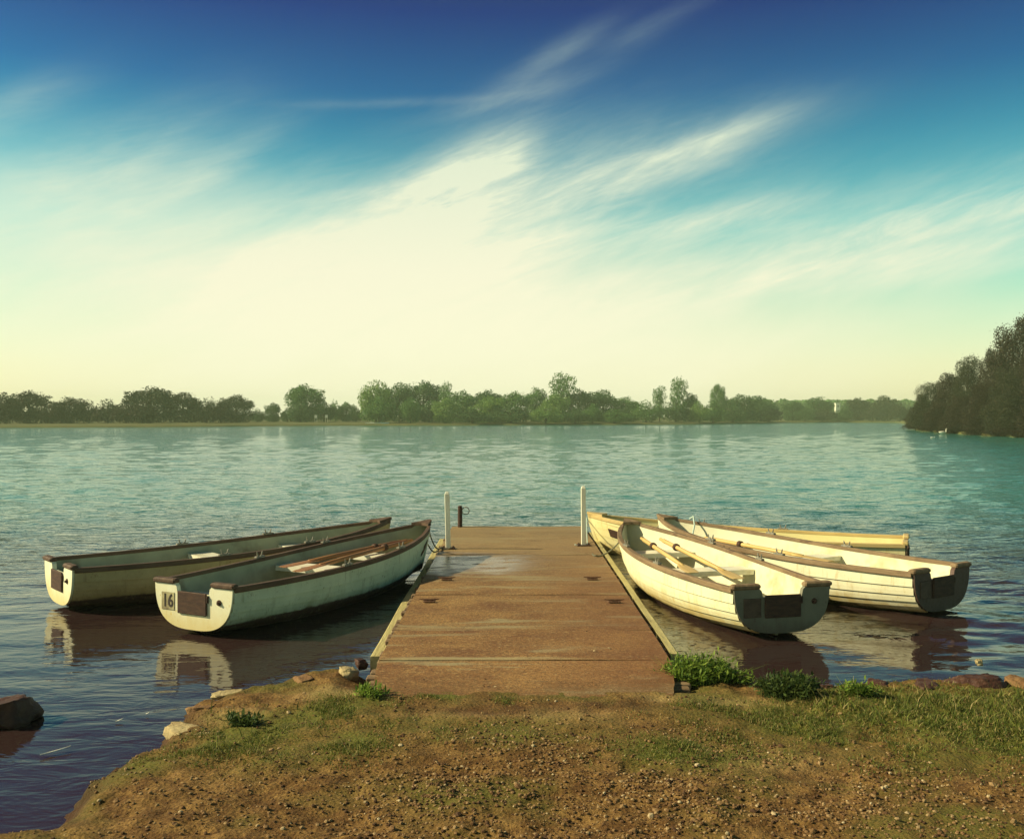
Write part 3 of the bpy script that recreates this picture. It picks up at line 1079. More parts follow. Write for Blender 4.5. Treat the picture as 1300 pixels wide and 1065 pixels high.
def oar(label, root, p0, p1, mat):
    """p0 handle end, p1 blade tip, in the boat's own coordinates"""
    mw = Matrix.Translation(root.location) @ Matrix.Rotation(root.rotation_euler.z, 4, 'Z')
    a, c = mw @ Vector(p0), mw @ Vector(p1)
    L_ = (c - a).length
    d = (c - a) / L_
    e = empty('oar', a)
    tag(e, label, 'oar', 'oars lying in the boats')
    e.rotation_euler = d.to_track_quat('X', 'Z').to_euler()
    bl = 0.52
    mb = MB()
    mb.tube([(0, 0, 0), (0.015, 0, 0), (0.12, 0, 0), (0.14, 0, 0), (0.6 * L_, 0, 0), (L_ - bl * .7, 0, 0)], [0.012, 0.017, 0.017, 0.024, 0.023, 0.018], 10)
    mb.build('shaft', mat, e, True)
    mb = MB()
    prof = [(0, .018, .016), (.15, .035, .012), (.35, .060, .008), (.6, .070, .006), (.9, .066, .005), (1, .055, .004)]
    n = 8
    for t, w_, h_ in prof:
        for k in range(n):
            an = 2 * math.pi * k / n
            mb.v.append((L_ - bl + bl * t, w_ * math.cos(an), h_ * math.sin(an)))
    for i in range(len(prof) - 1):
        for k in range(n):
            j = (k + 1) % n
            mb.f.append((i * n + k, i * n + j, (i + 1) * n + j, (i + 1) * n + k))
    mb.f += [tuple(range(n))[::-1], tuple(range((len(prof) - 1) * n, len(prof) * n))]
    mb.build('blade', mat, e)
    mb = MB()
    mb.tube([(0.55, 0, 0), (0.56, 0, 0), (0.60, 0, 0), (0.61, 0, 0)], [0.026, 0.040, 0.040, 0.026], 12)
    mb.build('collar', M_pad, e, True)
    return e


M_oar_y = mat_basic('varnished_oar_pine', (0.58, 0.38, 0.12), (0.68, 0.48, 0.19), 8, (0.3, 3, 3), 0.45, 0.1)
M_oar_r = mat_basic('red_brown_oar_wood', (0.28, 0.12, 0.045), (0.38, 0.18, 0.07), 8, (0.3, 3, 3), 0.5, 0.1)
oar('yellow oar in the cream boat, its blade on the middle thwart', bC, (3.25, -0.02, 0.435), (1.15, 0.27, 0.375), M_oar_y)
oar('yellow oar in the cream boat lying nearer the centre line', bC, (3.02, -0.16, 0.45), (0.72, 0.02, 0.38), M_oar_y)
oar('yellow oar lying in the off white boat at the right', bD, (2.95, 0.10, 0.42), (1.10, 0.16, 0.38), M_oar_y)
oar('red brown oar in boat 16 along its far side', bA, (3.32, 0.02, 0.42), (1.35, 0.20, 0.375), M_oar_r)
oar('red brown oar in boat 16 along its near side', bA, (3.30, -0.06, 0.43), (1.20, -0.10, 0.375), M_oar_r)

# ------------------------------------------------------------------ jetty
m, nt, b = material('gritty_deck_sheet')
co = obco(nt)
sx_ = nt.n('ShaderNodeSeparateXYZ')
nt.put(sx_.inputs[0], co)
n1 = nt.noise(co, 2.2, 6, 0.65, 0.4, (0.7, 1.2, 1))
n2 = nt.noise(co, 70, 4, 0.8)
n3 = nt.noise(co, 2.6, 6, 0.65, 0.5, (0.22, 1.6, 1))
n4 = nt.noise(co, 34, 5, 0.75, 0.2, (0.8, 1.1, 1))
c = nt.mix(nt.sstep(n1, 0.32, 0.68), (0.235, 0.098, 0.036), (0.46, 0.255, 0.085))
n5 = nt.noise(co, 45, 4, 0.75, 0.0, (0.9, 1.1, 1))
c = nt.mix(nt.m('MULTIPLY', nt.sstep(n2, 0.46, 0.58), 0.72), c, (0.085, 0.042, 0.022))
c = nt.mix(nt.m('MULTIPLY', nt.sstep(n5, 0.50, 0.64), 0.62), c, (0.080, 0.040, 0.024))
c = nt.mix(nt.m('MULTIPLY', nt.sstep(n4, 0.52, 0.66), 0.7), c, (0.54, 0.37, 0.16))
bl = nt.m('MULTIPLY', nt.sstep(n3, 0.53, 0.64), 0.62)
c = nt.mix(bl, c, (0.40, 0.36, 0.20))
c = nt.mix(nt.m('MULTIPLY', nt.sstep(nt.m('ADD', sx_.outputs[0], nt.m('MULTIPLY', nt.m('SUBTRACT', n1, 0.5), 2.2)), 0.0, 0.9), 0.42), c, (0.20, 0.075, 0.032))
# pale worn bands where the sheets butt
for yj in (6.52, 7.45, 8.93, 10.18, 11.53, 12.98):
    wb = nt.sstep(nt.m('ABSOLUTE', nt.m('SUBTRACT', sx_.outputs[1], yj + 0.02)), 0.075, 0.0)
    c = nt.mix(nt.m('MULTIPLY', nt.m('MULTIPLY', wb, nt.sstep(n3, 0.46, 0.60)), 0.42), c, (0.46, 0.37, 0.19))
# a film of lake water across the boards by the posts
wy = nt.m('ADD', sx_.outputs[1], nt.m('MULTIPLY', nt.m('SUBTRACT', n1, 0.5), 1.6))
wetb = nt.m('MULTIPLY', nt.sstep(wy, 9.4, 10.6), nt.sstep(wy, 12.2, 11.0))
wetb = nt.m('MULTIPLY', wetb, nt.sstep(nt.m('ADD', sx_.outputs[0], nt.m('MULTIPLY', nt.m('SUBTRACT', n3, 0.5), 1.2)), 0.75, -0.2))
wet2 = nt.m('MULTIPLY', nt.sstep(n3, 0.60, 0.72), 0.6)
n7 = nt.noise(co, 3.5, 6, 0.7, 0.6, (0.5, 1.6, 1))
wt = nt.m('MAXIMUM', nt.m('MULTIPLY', wetb, nt.sstep(n7, 0.28, 0.52)), wet2)
tone = nt.n('ShaderNodeObjectInfo').outputs['Random']
c = nt.mix(nt.m('MULTIPLY', tone, 0.34), c, nt.mix(0.5, c, (0.10, 0.075, 0.04)))
c = nt.mix(nt.m('MULTIPLY', nt.sstep(sx_.outputs[1], 8.0, 13.0), 0.5), c, (0.31, 0.25, 0.13))
c = nt.mix(nt.m('MULTIPLY', nt.sstep(n7, 0.56, 0.70), 0.5), c, (0.11, 0.055, 0.03))
c = nt.mix(nt.m('MULTIPLY', wt, 0.30), c, (0.15, 0.11, 0.065))
c = nt.mix(nt.m('MULTIPLY', nt.sstep(nt.m('ADD', sx_.outputs[1], nt.m('MULTIPLY', n1, 1.6)), 7.1, 6.3), nt.sstep(n5, 0.35, 0.6)), c, (0.16, 0.085, 0.030))
nt.put(b.inputs['Base Color'], c)
nt.put(b.inputs['Roughness'], nt.sstep(wt, 0.0, 1.0, 0.85, 0.24))
nt.put(b.inputs['Specular IOR Level'], nt.sstep(wt, 0.0, 1.0, 0.25, 0.6))
bp = nt.n('ShaderNodeBump')
nt.put(bp.inputs['Strength'], nt.sstep(wt, 0, 1, 0.8, 0.15))
bp.inputs['Distance'].default_value = 0.006
nt.put(bp.inputs['Height'], nt.m('ADD', n2, n4))
nt.put(b.inputs['Normal'], bp.outputs[0])
M_deck = m
M_plank = mat_basic('weathered_green_plank', (0.40, 0.34, 0.14), (0.52, 0.45, 0.20), 7, (2, 0.25, 2), 0.75, 0.5, stain=(0.20, 0.16, 0.07))
M_pile = mat_basic('wet_dark_timber', (0.05, 0.03, 0.02), (0.09, 0.055, 0.035), 7, None, 0.6, 0.3)

M_rust = mat_basic('rusty_iron', (0.10, 0.045, 0.025), (0.19, 0.095, 0.05), 40, None, 0.8, 0.3)
XL, XR = -0.915, 1.09
ZD = 0.18
jet = empty('jetty', (0.09, 5.7, 0))
tag(jet, 'low brown boarded jetty running out between the moored boats', 'jetty')


def jpart(mb, name, mat, sm=False):
    o = mb.build(name, mat, None, sm)
    o.parent = jet
    o.matrix_parent_inverse = Matrix.Translation(jet.location).inverted()
    return o


cuts = [5.66, 6.50, 7.42, 8.90, 10.15, 11.5, 12.95, 14.5]
for k in range(7):
    y0, y1 = cuts[k] + 0.006, cuts[k + 1] - 0.006
    mb = MB()
    nxs, nys = 42, 24
    vs, fs = [], []
    r_ = random.Random(k)
    for i in range(nys + 1):
        for j in range(nxs + 1):
            x = XL + (XR - XL) * j / nxs
            y = y0 + (y1 - y0) * i / nys
            if k == 0:
                q_ = (1 - i / nys) ** 1.5
                x = x + (0.09 * q_ * (1 - j / nxs) - 0.13 * q_ * j / nxs) + (0.02 * q_ * mnoise.noise(Vector((y * 6, j // 22, 5))) if j in (0, nxs) else 0)
            if i == 0:
                y += 0.012 * mnoise.noise(Vector((x * 4, k * 7.0, 0))) * (3.0 if k == 0 else 0.6)
            z = ZD + 0.006 * mnoise.noise(Vector((x * 1.3, y * 1.1, k))) + 0.003 * (k % 2) + 0.0015 * mnoise.noise(Vector((x * 9, y * 9, 2)))
            if i in (0, nys):
                z -= 0.004
            vs.append((x, y, z))
    W_ = nxs + 1
    for i in range(nys):
        for j in range(nxs):
            fs.append((i * W_ + j, i * W_ + j + 1, (i + 1) * W_ + j + 1, (i + 1) * W_ + j))
    base_n = len(vs)
    rim = [j for j in range(W_)] + [i * W_ + nxs for i in range(1, nys + 1)] + [nys * W_ + j for j in range(nxs - 1, -1, -1)] + [i * W_ for i in range(nys - 1, 0, -1)]
    for q in rim:
        vs.append((vs[q][0], vs[q][1], ZD - 0.028))
    nr_ = len(rim)
    for q in range(nr_):
        q2 = (q + 1) % nr_
        fs.append((rim[q], base_n + q, base_n + q2, rim[q2]))
    fs.append(tuple(base_n + q for q in range(nr_ - 1, -1, -1)))
    mb.add(vs, fs)
    jpart(mb, 'deck_sheet', M_deck)
# plank ends standing out under the sheets on either side
for sx0, sg in ((XL, -1), (XR, 1)):
    mb = MB()
    y = 5.9
    r_ = random.Random(3 + sg)
    while y < 14.4:
        wd = r_.uniform(0.09, 0.13)
        pr = r_.uniform(0.012, 0.055) if r_.random() < 0.8 else 0.004
        mb.box((sx0 + sg * (pr / 2 - 0.05), y + wd / 2, ZD - 0.047), (0.1 + pr, wd - 0.025, 0.034), bev=0.006)
        y += wd + r_.uniform(0.0, 0.03)
    jpart(mb, 'plank_ends', M_wood_md)
for sx0, sg, ya, yb, zt in ((XL, -1, 6.92, 13.6, 0.100), (XR, 1, 6.75, 13.9, 0.160)):
    mb = MB()
    n = 24
    for i in range(n + 1):
        y = ya + (yb - ya) * i / n
        wv = 0.012 * mnoise.noise(Vector((y * 0.5, sg, 0)))
        x0, x1 = sx0 + sg * (0.045), sx0 + sg * (0.125 if sg < 0 else 0.105)
        mb.v.extend([(x0 + wv, y, zt - 0.10), (x1 + wv, y, zt - 0.10), (x1 + wv, y, zt - 0.006), (x1 - sg * 0.008 + wv, y, zt), (x0 + wv, y, zt)])
    for i in range(n):
        for k in range(5):
            j = (k + 1) % 5
            mb.f.append((i * 5 + k, i * 5 + j, (i + 1) * 5 + j, (i + 1) * 5 + k))
    mb.f += [(4, 3, 2, 1, 0), tuple(n * 5 + k for k in range(5))]
    jpart(mb, 'side_plank', M_plank)
for sg in (-1, 1):
    for y in (7.2, 9.4, 11.6, 14.2):
        mb = MB()
        xx = 0.09 + sg * 0.86
        mb.tube([(xx, y, -0.75), (xx, y, ZD - 0.06)], 0.06, 12)
        jpart(mb, 'pile', M_pile, False)
mb = MB()
for xx in (-0.7, 0.09, 0.88):
    mb.box((xx, 10.2, ZD - 0.10), (0.08, 8.4, 0.07), bev=0.006)
jpart(mb, 'bearer', M_pile)
for (px, py) in ((545, 765), (752, 736.5), (780, 765.5), (567, 737)):
    x, y = gp(px, py, ZD)
    mb = MB()
    mb.box((x, y, ZD + 0.012), (0.11, 0.05, 0.012), bev=0.004)
    for s in (-1, 1):
        mb.tube([(x + s * 0.02, y, ZD + 0.015), (x + s * 0.024, y, ZD + 0.026)], [0.011, 0.009], 8)
    mb.tube([(x - 0.09, y, ZD + 0.034), (x - 0.05, y, ZD + 0.030), (x, y, ZD + 0.028), (x + 0.05, y, ZD + 0.030), (x + 0.09, y, ZD + 0.034)], [0.004, 0.008, 0.010, 0.008, 0.004], 8)
    jpart(mb, 'cleat', M_rust, False)

# ------------------------------------------------------------------ posts
M_post = mat_basic('white_post_paint', (0.84, 0.82, 0.66), (0.74, 0.71, 0.54), 9, (3, 3, 0.6), 0.5, 0.15, stain=(0.62, 0.52, 0.30))


def white_post(label, px, py_base, py_top, px_top, xedge):
    x, y = gp(px, py_base, ZD)
    ztop = zat(py_top, y)
    lean = (px_top - px) * y / F
    e = empty('mooring_post', (x, y, ZD))
    tag(e, label, 'mooring post', 'white posts on the jetty')
    hh = ztop - ZD
    mb = MB()
    n = 5
    for i in range(n + 1):
        t = i / n
        for (a, c) in ((-.024, -.028), (.024, -.028), (.030, -.022), (.030, .028), (-.030, .028), (-.030, -.022)):
            mb.v.append((a + lean * t, c, (hh - 0.03) * t))
    for i in range(n):
        for k in range(6):
            j = (k + 1) % 6
            mb.f.append((i * 6 + k, i * 6 + j, (i + 1) * 6 + j, (i + 1) * 6 + k))
    o = len(mb.v)
    for (a, c) in ((-.014, -.015), (.014, -.015), (.016, -.012), (.016, .015), (-.016, .015), (-.016, -.012)):
        mb.v.append((a + lean, c, hh))
    for k in range(6):
        j = (k + 1) % 6
        mb.f.append((n * 6 + k, n * 6 + j, o + j, o + k))
    mb.f.append(tuple(range(o, o + 6)))
    mb.build('shaft', M_post, e)
    mb = MB()
    mb.box((0, 0.0, 0.012), (0.17, 0.14, 0.016), bev=0.004)
    for a in (-.06, .06):
        for c in (-.045, .045):
            mb.tube([(a, c, 0.018), (a, c, 0.034)], 0.012, 6)
    mb.build('foot_bracket', M_pad, e)
    return e


white_post('slim white post on the left edge of the jetty', 569, 697, 624, 567.5, XL)
white_post('slim white post on the right edge of the jetty', 741, 693, 617, 740.5, XR)
x, y = gp(584, 669, ZD)
e = empty('iron_stake', (x, y, ZD))
tag(e, 'short dark iron stake with a ring at the jetty far end', 'stake')
mb = MB()
hh = zat(642, y) - ZD
mb.tube([(0, 0, -0.03), (0, 0, hh - 0.01), (0, 0, hh)], [0.036, 0.034, 0.024], 10)
mb.build('shaft', M_pad, e)
mb = MB()
mb.tube([(0.085 + 0.055 * math.cos(a), 0.0, hh - 0.075 + 0.055 * math.sin(a)) for a in [i * 2 * math.pi / 16 for i in range(17)]], 0.008, 6, False)
mb.build('ring', M_iron, e, True)

# ------------------------------------------------------------------ ropes
M_rope = mat_basic('dirty_green_rope', (0.12, 0.12, 0.08), (0.22, 0.21, 0.14), 60, None, 0.9, 0.4)
M_rope_b = mat_basic('pale_blue_rope', (0.42, 0.55, 0.48), (0.55, 0.64, 0.55), 60, None, 0.9, 0.3)


def rope(label, pts, mat, r=0.008, sag=0.0):
    P = []
    for a, c in zip(pts[:-1], pts[1:]):
        a, c = Vector(a), Vector(c)
        for k in range(8):
            t = k / 8
            p = a.lerp(c, t)
            p.z -= sag * 4 * t * (1 - t) * (c - a).length
            P.append(p)
    P.append(Vector(pts[-1]))
    mb = MB()
    mb.tube(P, r, 6)
    tag(mb.build('mooring_rope', mat, None, True), label, 'rope', 'mooring ropes')


def bowpt(root, h, t=0.78, dx=0.045):
    px, _, pz = h.pt(1.0, t)
    mw = Matrix.Translation(root.location) @ Matrix.Rotation(root.rotation_euler.z, 4, 'Z')
    return mw @ Vector((px + dx, 0, pz))


pA = bowpt(bA, hA)
postL = gp(569, 697, ZD)
postR = gp(741, 693, ZD)
rope('two turn dark rope from the bow of boat 16 to the left post', [pA, (postL[0] - 0.08, postL[1] - 0.02, ZD + 0.03), (postL[0] + 0.05, postL[1] - 0.05, ZD + 0.03), (postL[0] - 0.10, postL[1] - 0.10, ZD + 0.03), pA - Vector((0.02, 0.0, 0.13))], M_rope, 0.009, 0.14)
pC = bowpt(bC, hC, 0.78)
rope('short dark rope from the cream bow down to the jetty edge', [pC, (1.10, 11.35, ZD + 0.02), (1.00, 11.28, ZD + 0.022), (0.97, 11.4, ZD + 0.022)], M_rope, 0.009, 0.10)
pE = bowpt(bE, hE, 0.9)
rope('thin pale rope from the yellow bow down to the right post', [pE, (postR[0] + 0.05, postR[1] - 0.02, ZD + 0.03), (postR[0] - 0.12, postR[1] - 0.04, ZD + 0.025)], M_rope_b, 0.007, 0.12)
pD = bowpt(bD, hD, 1.0, -0.25)
mwD = Matrix.Translation(bD.location) @ Matrix.Rotation(bD.rotation_euler.z, 4, 'Z')
zb = hD.zs(0.9)
rope('pale blue rope looped over the bow of the off white boat', [mwD @ Vector(p) for p in ((3.52, -0.21, zb + 0.035), (3.44, -0.20, zb + 0.075), (3.36, -0.14, zb - 0.02), (3.30, -0.05, zb - 0.12), (3.20, 0.02, zb - 0.17), (3.1, 0.10, zb - 0.16))], M_rope_b, 0.010, 0.02)

# ------------------------------------------------------------------ rocks
def rock(name, label, px, py, w_, d_, h_, mat, seed, z0=None, cat='rock', flat=1.0, group=None):
    x, y = gp(px, py, 0.06)
    zg = gz(x, y) if z0 is None else z0 + 0.035
    import bmesh
    bm = bmesh.new()
    bmesh.ops.create_icosphere(bm, subdivisions=4, radius=1.0)
    sdv = Vector((seed * 3.7, seed * 1.3, seed))
    rr_ = random.Random(int(seed * 100))
    planes = [(Vector((0, 0.1, 1)).normalized(), 0.55 * flat), (Vector((0, 0, -1)), 0.7)]
    for _ in range(13):
        pn = Vector((rr_.gauss(0, 1), rr_.gauss(0, 1), rr_.gauss(0, .6))).normalized()
        planes.append((pn, rr_.uniform(0.55, 0.82)))
    for v in bm.verts:
        p = v.co.copy()
        q = p.copy()
        for pn, pd in planes:
            dd_ = q.dot(pn)
            if dd_ > pd:
                q -= pn * (dd_ - pd) * 0.94
        nz = mnoise.fractal(p * 2.2 + sdv, 1.0, 2.0, 5) * 0.17 - abs(mnoise.noise(p * 4.3 + sdv)) * 0.16 - abs(mnoise.noise(p * 9.3 + sdv)) * 0.07
        q = q * (1.3 + nz)
        v.co = Vector((q.x * w_ / 2, q.y * d_ / 2, q.z * h_ / 1.4))
    me = bpy.data.meshes.new(name)
    bm.to_mesh(me)
    bm.free()
    me.materials.append(mat)
    me.polygons.foreach_set('use_smooth', [True] * len(me.polygons))
    o = bpy.data.objects.new(name, me)
    COL.objects.link(o)
    o.location = (x, y, zg)
    o.rotation_euler = (0, 0, seed * 1.1)
    tag(o, label, cat, group)
    return o


M_rk_dark = mat_basic('wet_brown_rock', (0.055, 0.022, 0.016), (0.10, 0.045, 0.028), 9, None, 0.6, 0.7, 24)
M_rk_pale = mat_basic('pale_concrete_lump', (0.46, 0.37, 0.19), (0.34, 0.25, 0.12), 9, None, 0.85, 0.8, 26, (0.16, 0.10, 0.05))
M_rk_brown = mat_basic('earthy_brown_rock', (0.17, 0.085, 0.035), (0.28, 0.16, 0.065), 9, None, 0.85, 0.8, 26, (0.07, 0.035, 0.02))
RG = 'rocks along the water edge'
rock('boulder', 'dark wet boulder standing in the water at the far left', 8, 905, 0.34, 0.26, 0.15, M_rk_dark, 1, 0.03, 'boulder')
rock('rock', 'long pale slab with a dark undercut side by the water', 240, 938, 0.46, 0.17, 0.10, M_rk_pale, 2.2, 0.05, flat=0.42, group=RG)
rock('rock', 'small pale chunk in the water off the end of the long slab', 200, 950, 0.10, 0.08, 0.06, M_rk_brown, 14.4, -0.02, group=RG)
rock('rock', 'pale chunk of broken edge between tilted stone and brown stone', 335, 884, 0.20, 0.11, 0.06, M_rk_pale, 15.3, 0.045, group=RG)
rock('rock', 'pale broken chunk left of the crumbling lump by the jetty', 412, 872, 0.15, 0.10, 0.06, M_rk_pale, 16.1, 0.06, group=RG)
rock('rock', 'pale flat stone tilted at the tip of the left bank', 292, 886, 0.24, 0.11, 0.05, M_rk_pale, 3.1, 0.05, flat=0.5, group=RG)
rock('rock', 'crumbling pale lump beside the left corner of the jetty', 440, 868, 0.17, 0.14, 0.09, M_rk_pale, 4.4, 0.08, group=RG)
rock('rock', 'small dark stone wedged against the jetty left side', 458, 852, 0.10, 0.08, 0.06, M_rk_dark, 5.2, 0.08, group=RG)
rock('rock', 'low brown stone between the pale slab and the pale tilted stone', 262, 908, 0.22, 0.13, 0.07, M_rk_brown, 6.3, 0.05, group=RG)
rock('rock', 'flat brown stone in the middle of the left bank edge', 385, 875, 0.22, 0.12, 0.05, M_rk_brown, 7.9, 0.08, group=RG)
rock('rock', 'large brown mound of earth and stone on the right bank', 1240, 880, 0.36, 0.20, 0.13, M_rk_dark, 8.6, 0.07, group=RG)
rock('rock', 'small pale stone on top of the brown mound', 1243, 866, 0.08, 0.05, 0.035, M_rk_pale, 9.3, 0.162, group=RG)
rock('rock', 'brown rock at the right end of the right bank', 1292, 880, 0.20, 0.15, 0.09, M_rk_brown, 10.1, 0.08, group=RG)
rock('rock', 'dark stone at the waterline right of the round weed clump', 1052, 882, 0.10, 0.10, 0.08, M_rk_dark, 11.4, 0.05, group=RG)
rock('rock', 'dark peaty lump left of the brown mound', 1175, 884, 0.26, 0.14, 0.08, M_rk_dark, 12.7, 0.07, group=RG)
rock('rock', 'dark peaty lump behind the grass at the right bank edge', 1115, 880, 0.22, 0.12, 0.08, M_rk_dark, 13.2, 0.06, group=RG)

# ------------------------------------------------------------------ weed clumps
def leafmat(name, a, b_, c_, tr=0.25):
    return island_mat(name, [(0.0, a), (0.5, b_), (1.0, c_)], 0.6, 0.25, tr)


M_weed = leafmat('bright_weed_leaf', (0.08, 0.15, 0.02), (0.16, 0.25, 0.03), (0.26, 0.34, 0.05), 0.3)
M_weed_d = leafmat('dull_weed_leaf', (0.03, 0.06, 0.014), (0.06, 0.095, 0.02), (0.11, 0.14, 0.03), 0.3)


def weed(label, px, py, w_, d_, h_, n, mat, seed):
    x0, y0 = gp(px, py, 0.13)
    z0 = max(0.06, gz(x0, y0))
    e = empty('weed_clump', (x0, y0, z0))
    tag(e, label, 'plant', 'weed clumps by the jetty')
    r = np.random.default_rng(seed)
    V, Q = [], []
    SV, SQ = [], []
    stems = []
    for s in range(max(10, n // 26)):
        a = r.uniform(0, 6.28)
        q = r.random() ** .5
        bx, by = math.cos(a) * q * w_ / 2 * .75, math.sin(a) * q * d_ / 2 * .75
        hh = h_ * (1 - .55 * q * q) * r.uniform(.6, 1.1)
        tx, ty = bx * 1.45 + r.normal(0, .02), by * 1.45 + r.normal(0, .02)
        stems.append((bx, by, tx, ty, hh))
    mb = MB()
    for (bx, by, tx, ty, hh) in stems:
        mb.tube([(bx, by, -0.03), ((bx + tx) / 2 - bx * .1, (by + ty) / 2 - by * .1, hh * .55), (tx, ty, hh)], [0.004, 0.003, 0.0015], 5)
    mb.build('stems', M_weed_d, e)
    k = 0
    for i in range(n):
        bx, by, tx, ty, hh = stems[r.integers(len(stems))]
        t = r.random() ** .7
        p = np.array([bx + (tx - bx) * t, by + (ty - by) * t, hh * t]) + r.normal(0, 1, 3) * [.022, .022, .012]
        ln = .012 + .045 * r.random() ** 1.6
        wd = ln * r.uniform(.22, .42)
        a = r.uniform(0, 6.28)
        el = r.normal(.35, .5)
        d = np.array([math.cos(a) * math.cos(el), math.sin(a) * math.cos(el), math.sin(el)])
        sd_ = np.array([-math.sin(a), math.cos(a), r.normal(0, .4)])
        sd_ /= np.linalg.norm(sd_)
        V += [p, p + d * ln * .5 + sd_ * wd / 2, p + d * ln, p + d * ln * .5 - sd_ * wd / 2]
        Q.append([k, k + 1, k + 2, k + 3])
        k += 4
    nb = n // 12
    qa, qr = r.uniform(0, 6.28, nb), r.random(nb) ** .5
    VB, QB = blades(np.cos(qa) * qr * w_ * .5, np.sin(qa) * qr * d_ * .5, np.full(nb, -.01), h_ * r.uniform(.35, 1.15, nb), r.uniform(.004, .008, nb), r.uniform(.3, 1.2, nb))
    QB = QB + len(V)
    V = np.concatenate([np.array(V), VB])
    Q = np.concatenate([np.array(Q), QB])
    np_mesh('leaves', V, Q, mat, False, e)
    return e


weed('bright green weed clump at the right front corner of the jetty', 890, 862, 0.46, 0.26, 0.20, 5200, M_weed, 1)
weed('darker rounded weed clump midway along the right bank edge', 1003, 884, 0.36, 0.22, 0.14, 3200, M_weed_d, 2)
weed('tiny green tuft at the left front corner of the jetty', 473, 892, 0.14, 0.10, 0.055, 500, M_weed, 3)
weed('small dark tuft on the left bank behind the pale slab', 308, 918, 0.16, 0.12, 0.05, 600, M_weed_d, 4)
weed('loose green tuft at the water edge right of the round clump', 1088, 884, 0.18, 0.12, 0.08, 700, M_weed, 5)
weed('small tuft of leaves between the two large weed clumps', 943, 868, 0.10, 0.08, 0.07, 220, M_weed, 6)

# ------------------------------------------------------------------ floating feathers
M_feather = mat_basic('white_feather', (0.78, 0.76, 0.66), (0.62, 0.60, 0.5), 60, None, 0.8, 0)


def feather(label, px, py, ln, wd, ang):
    x, y = gp(px, py, 0.0)
    mb = MB()
    n = 10
    for i in range(n + 1):
        t = i / n
        w_ = wd * (math.sin(math.pi * min(1, t * 0.9 + .1)) ** .7) * (1 if t > .2 else .25) + .0008
        zz = 0.014 + 0.010 * t * t
        mb.v += [(t * ln - ln / 2, -w_ * .7, zz), (t * ln - ln / 2, 0, zz + .004), (t * ln - ln / 2, w_, zz + .001), (t * ln - ln / 2, 0, zz - .002)]
    for i in range(n):
        for k in range(4):
            j = (k + 1) % 4
            mb.f.append((i * 4 + k, i * 4 + j, (i + 1) * 4 + j, (i + 1) * 4 + k))
    o = mb.build('feather', M_feather, None, True, (x, y, 0))
    o.rotation_euler = (0, 0, ang)
    tag(o, label, 'feather', 'feathers floating by the left bank')


feather('large white feather floating off the bottom of the left bank', 70, 957, 0.16, 0.010, 0.75)
feather('small white feather floating beneath the transom of boat 16', 151, 918, 0.045, 0.010, 0.8)
feather('tiny white feather farthest out from the left bank', 187, 909, 0.022, 0.008, 0.2)

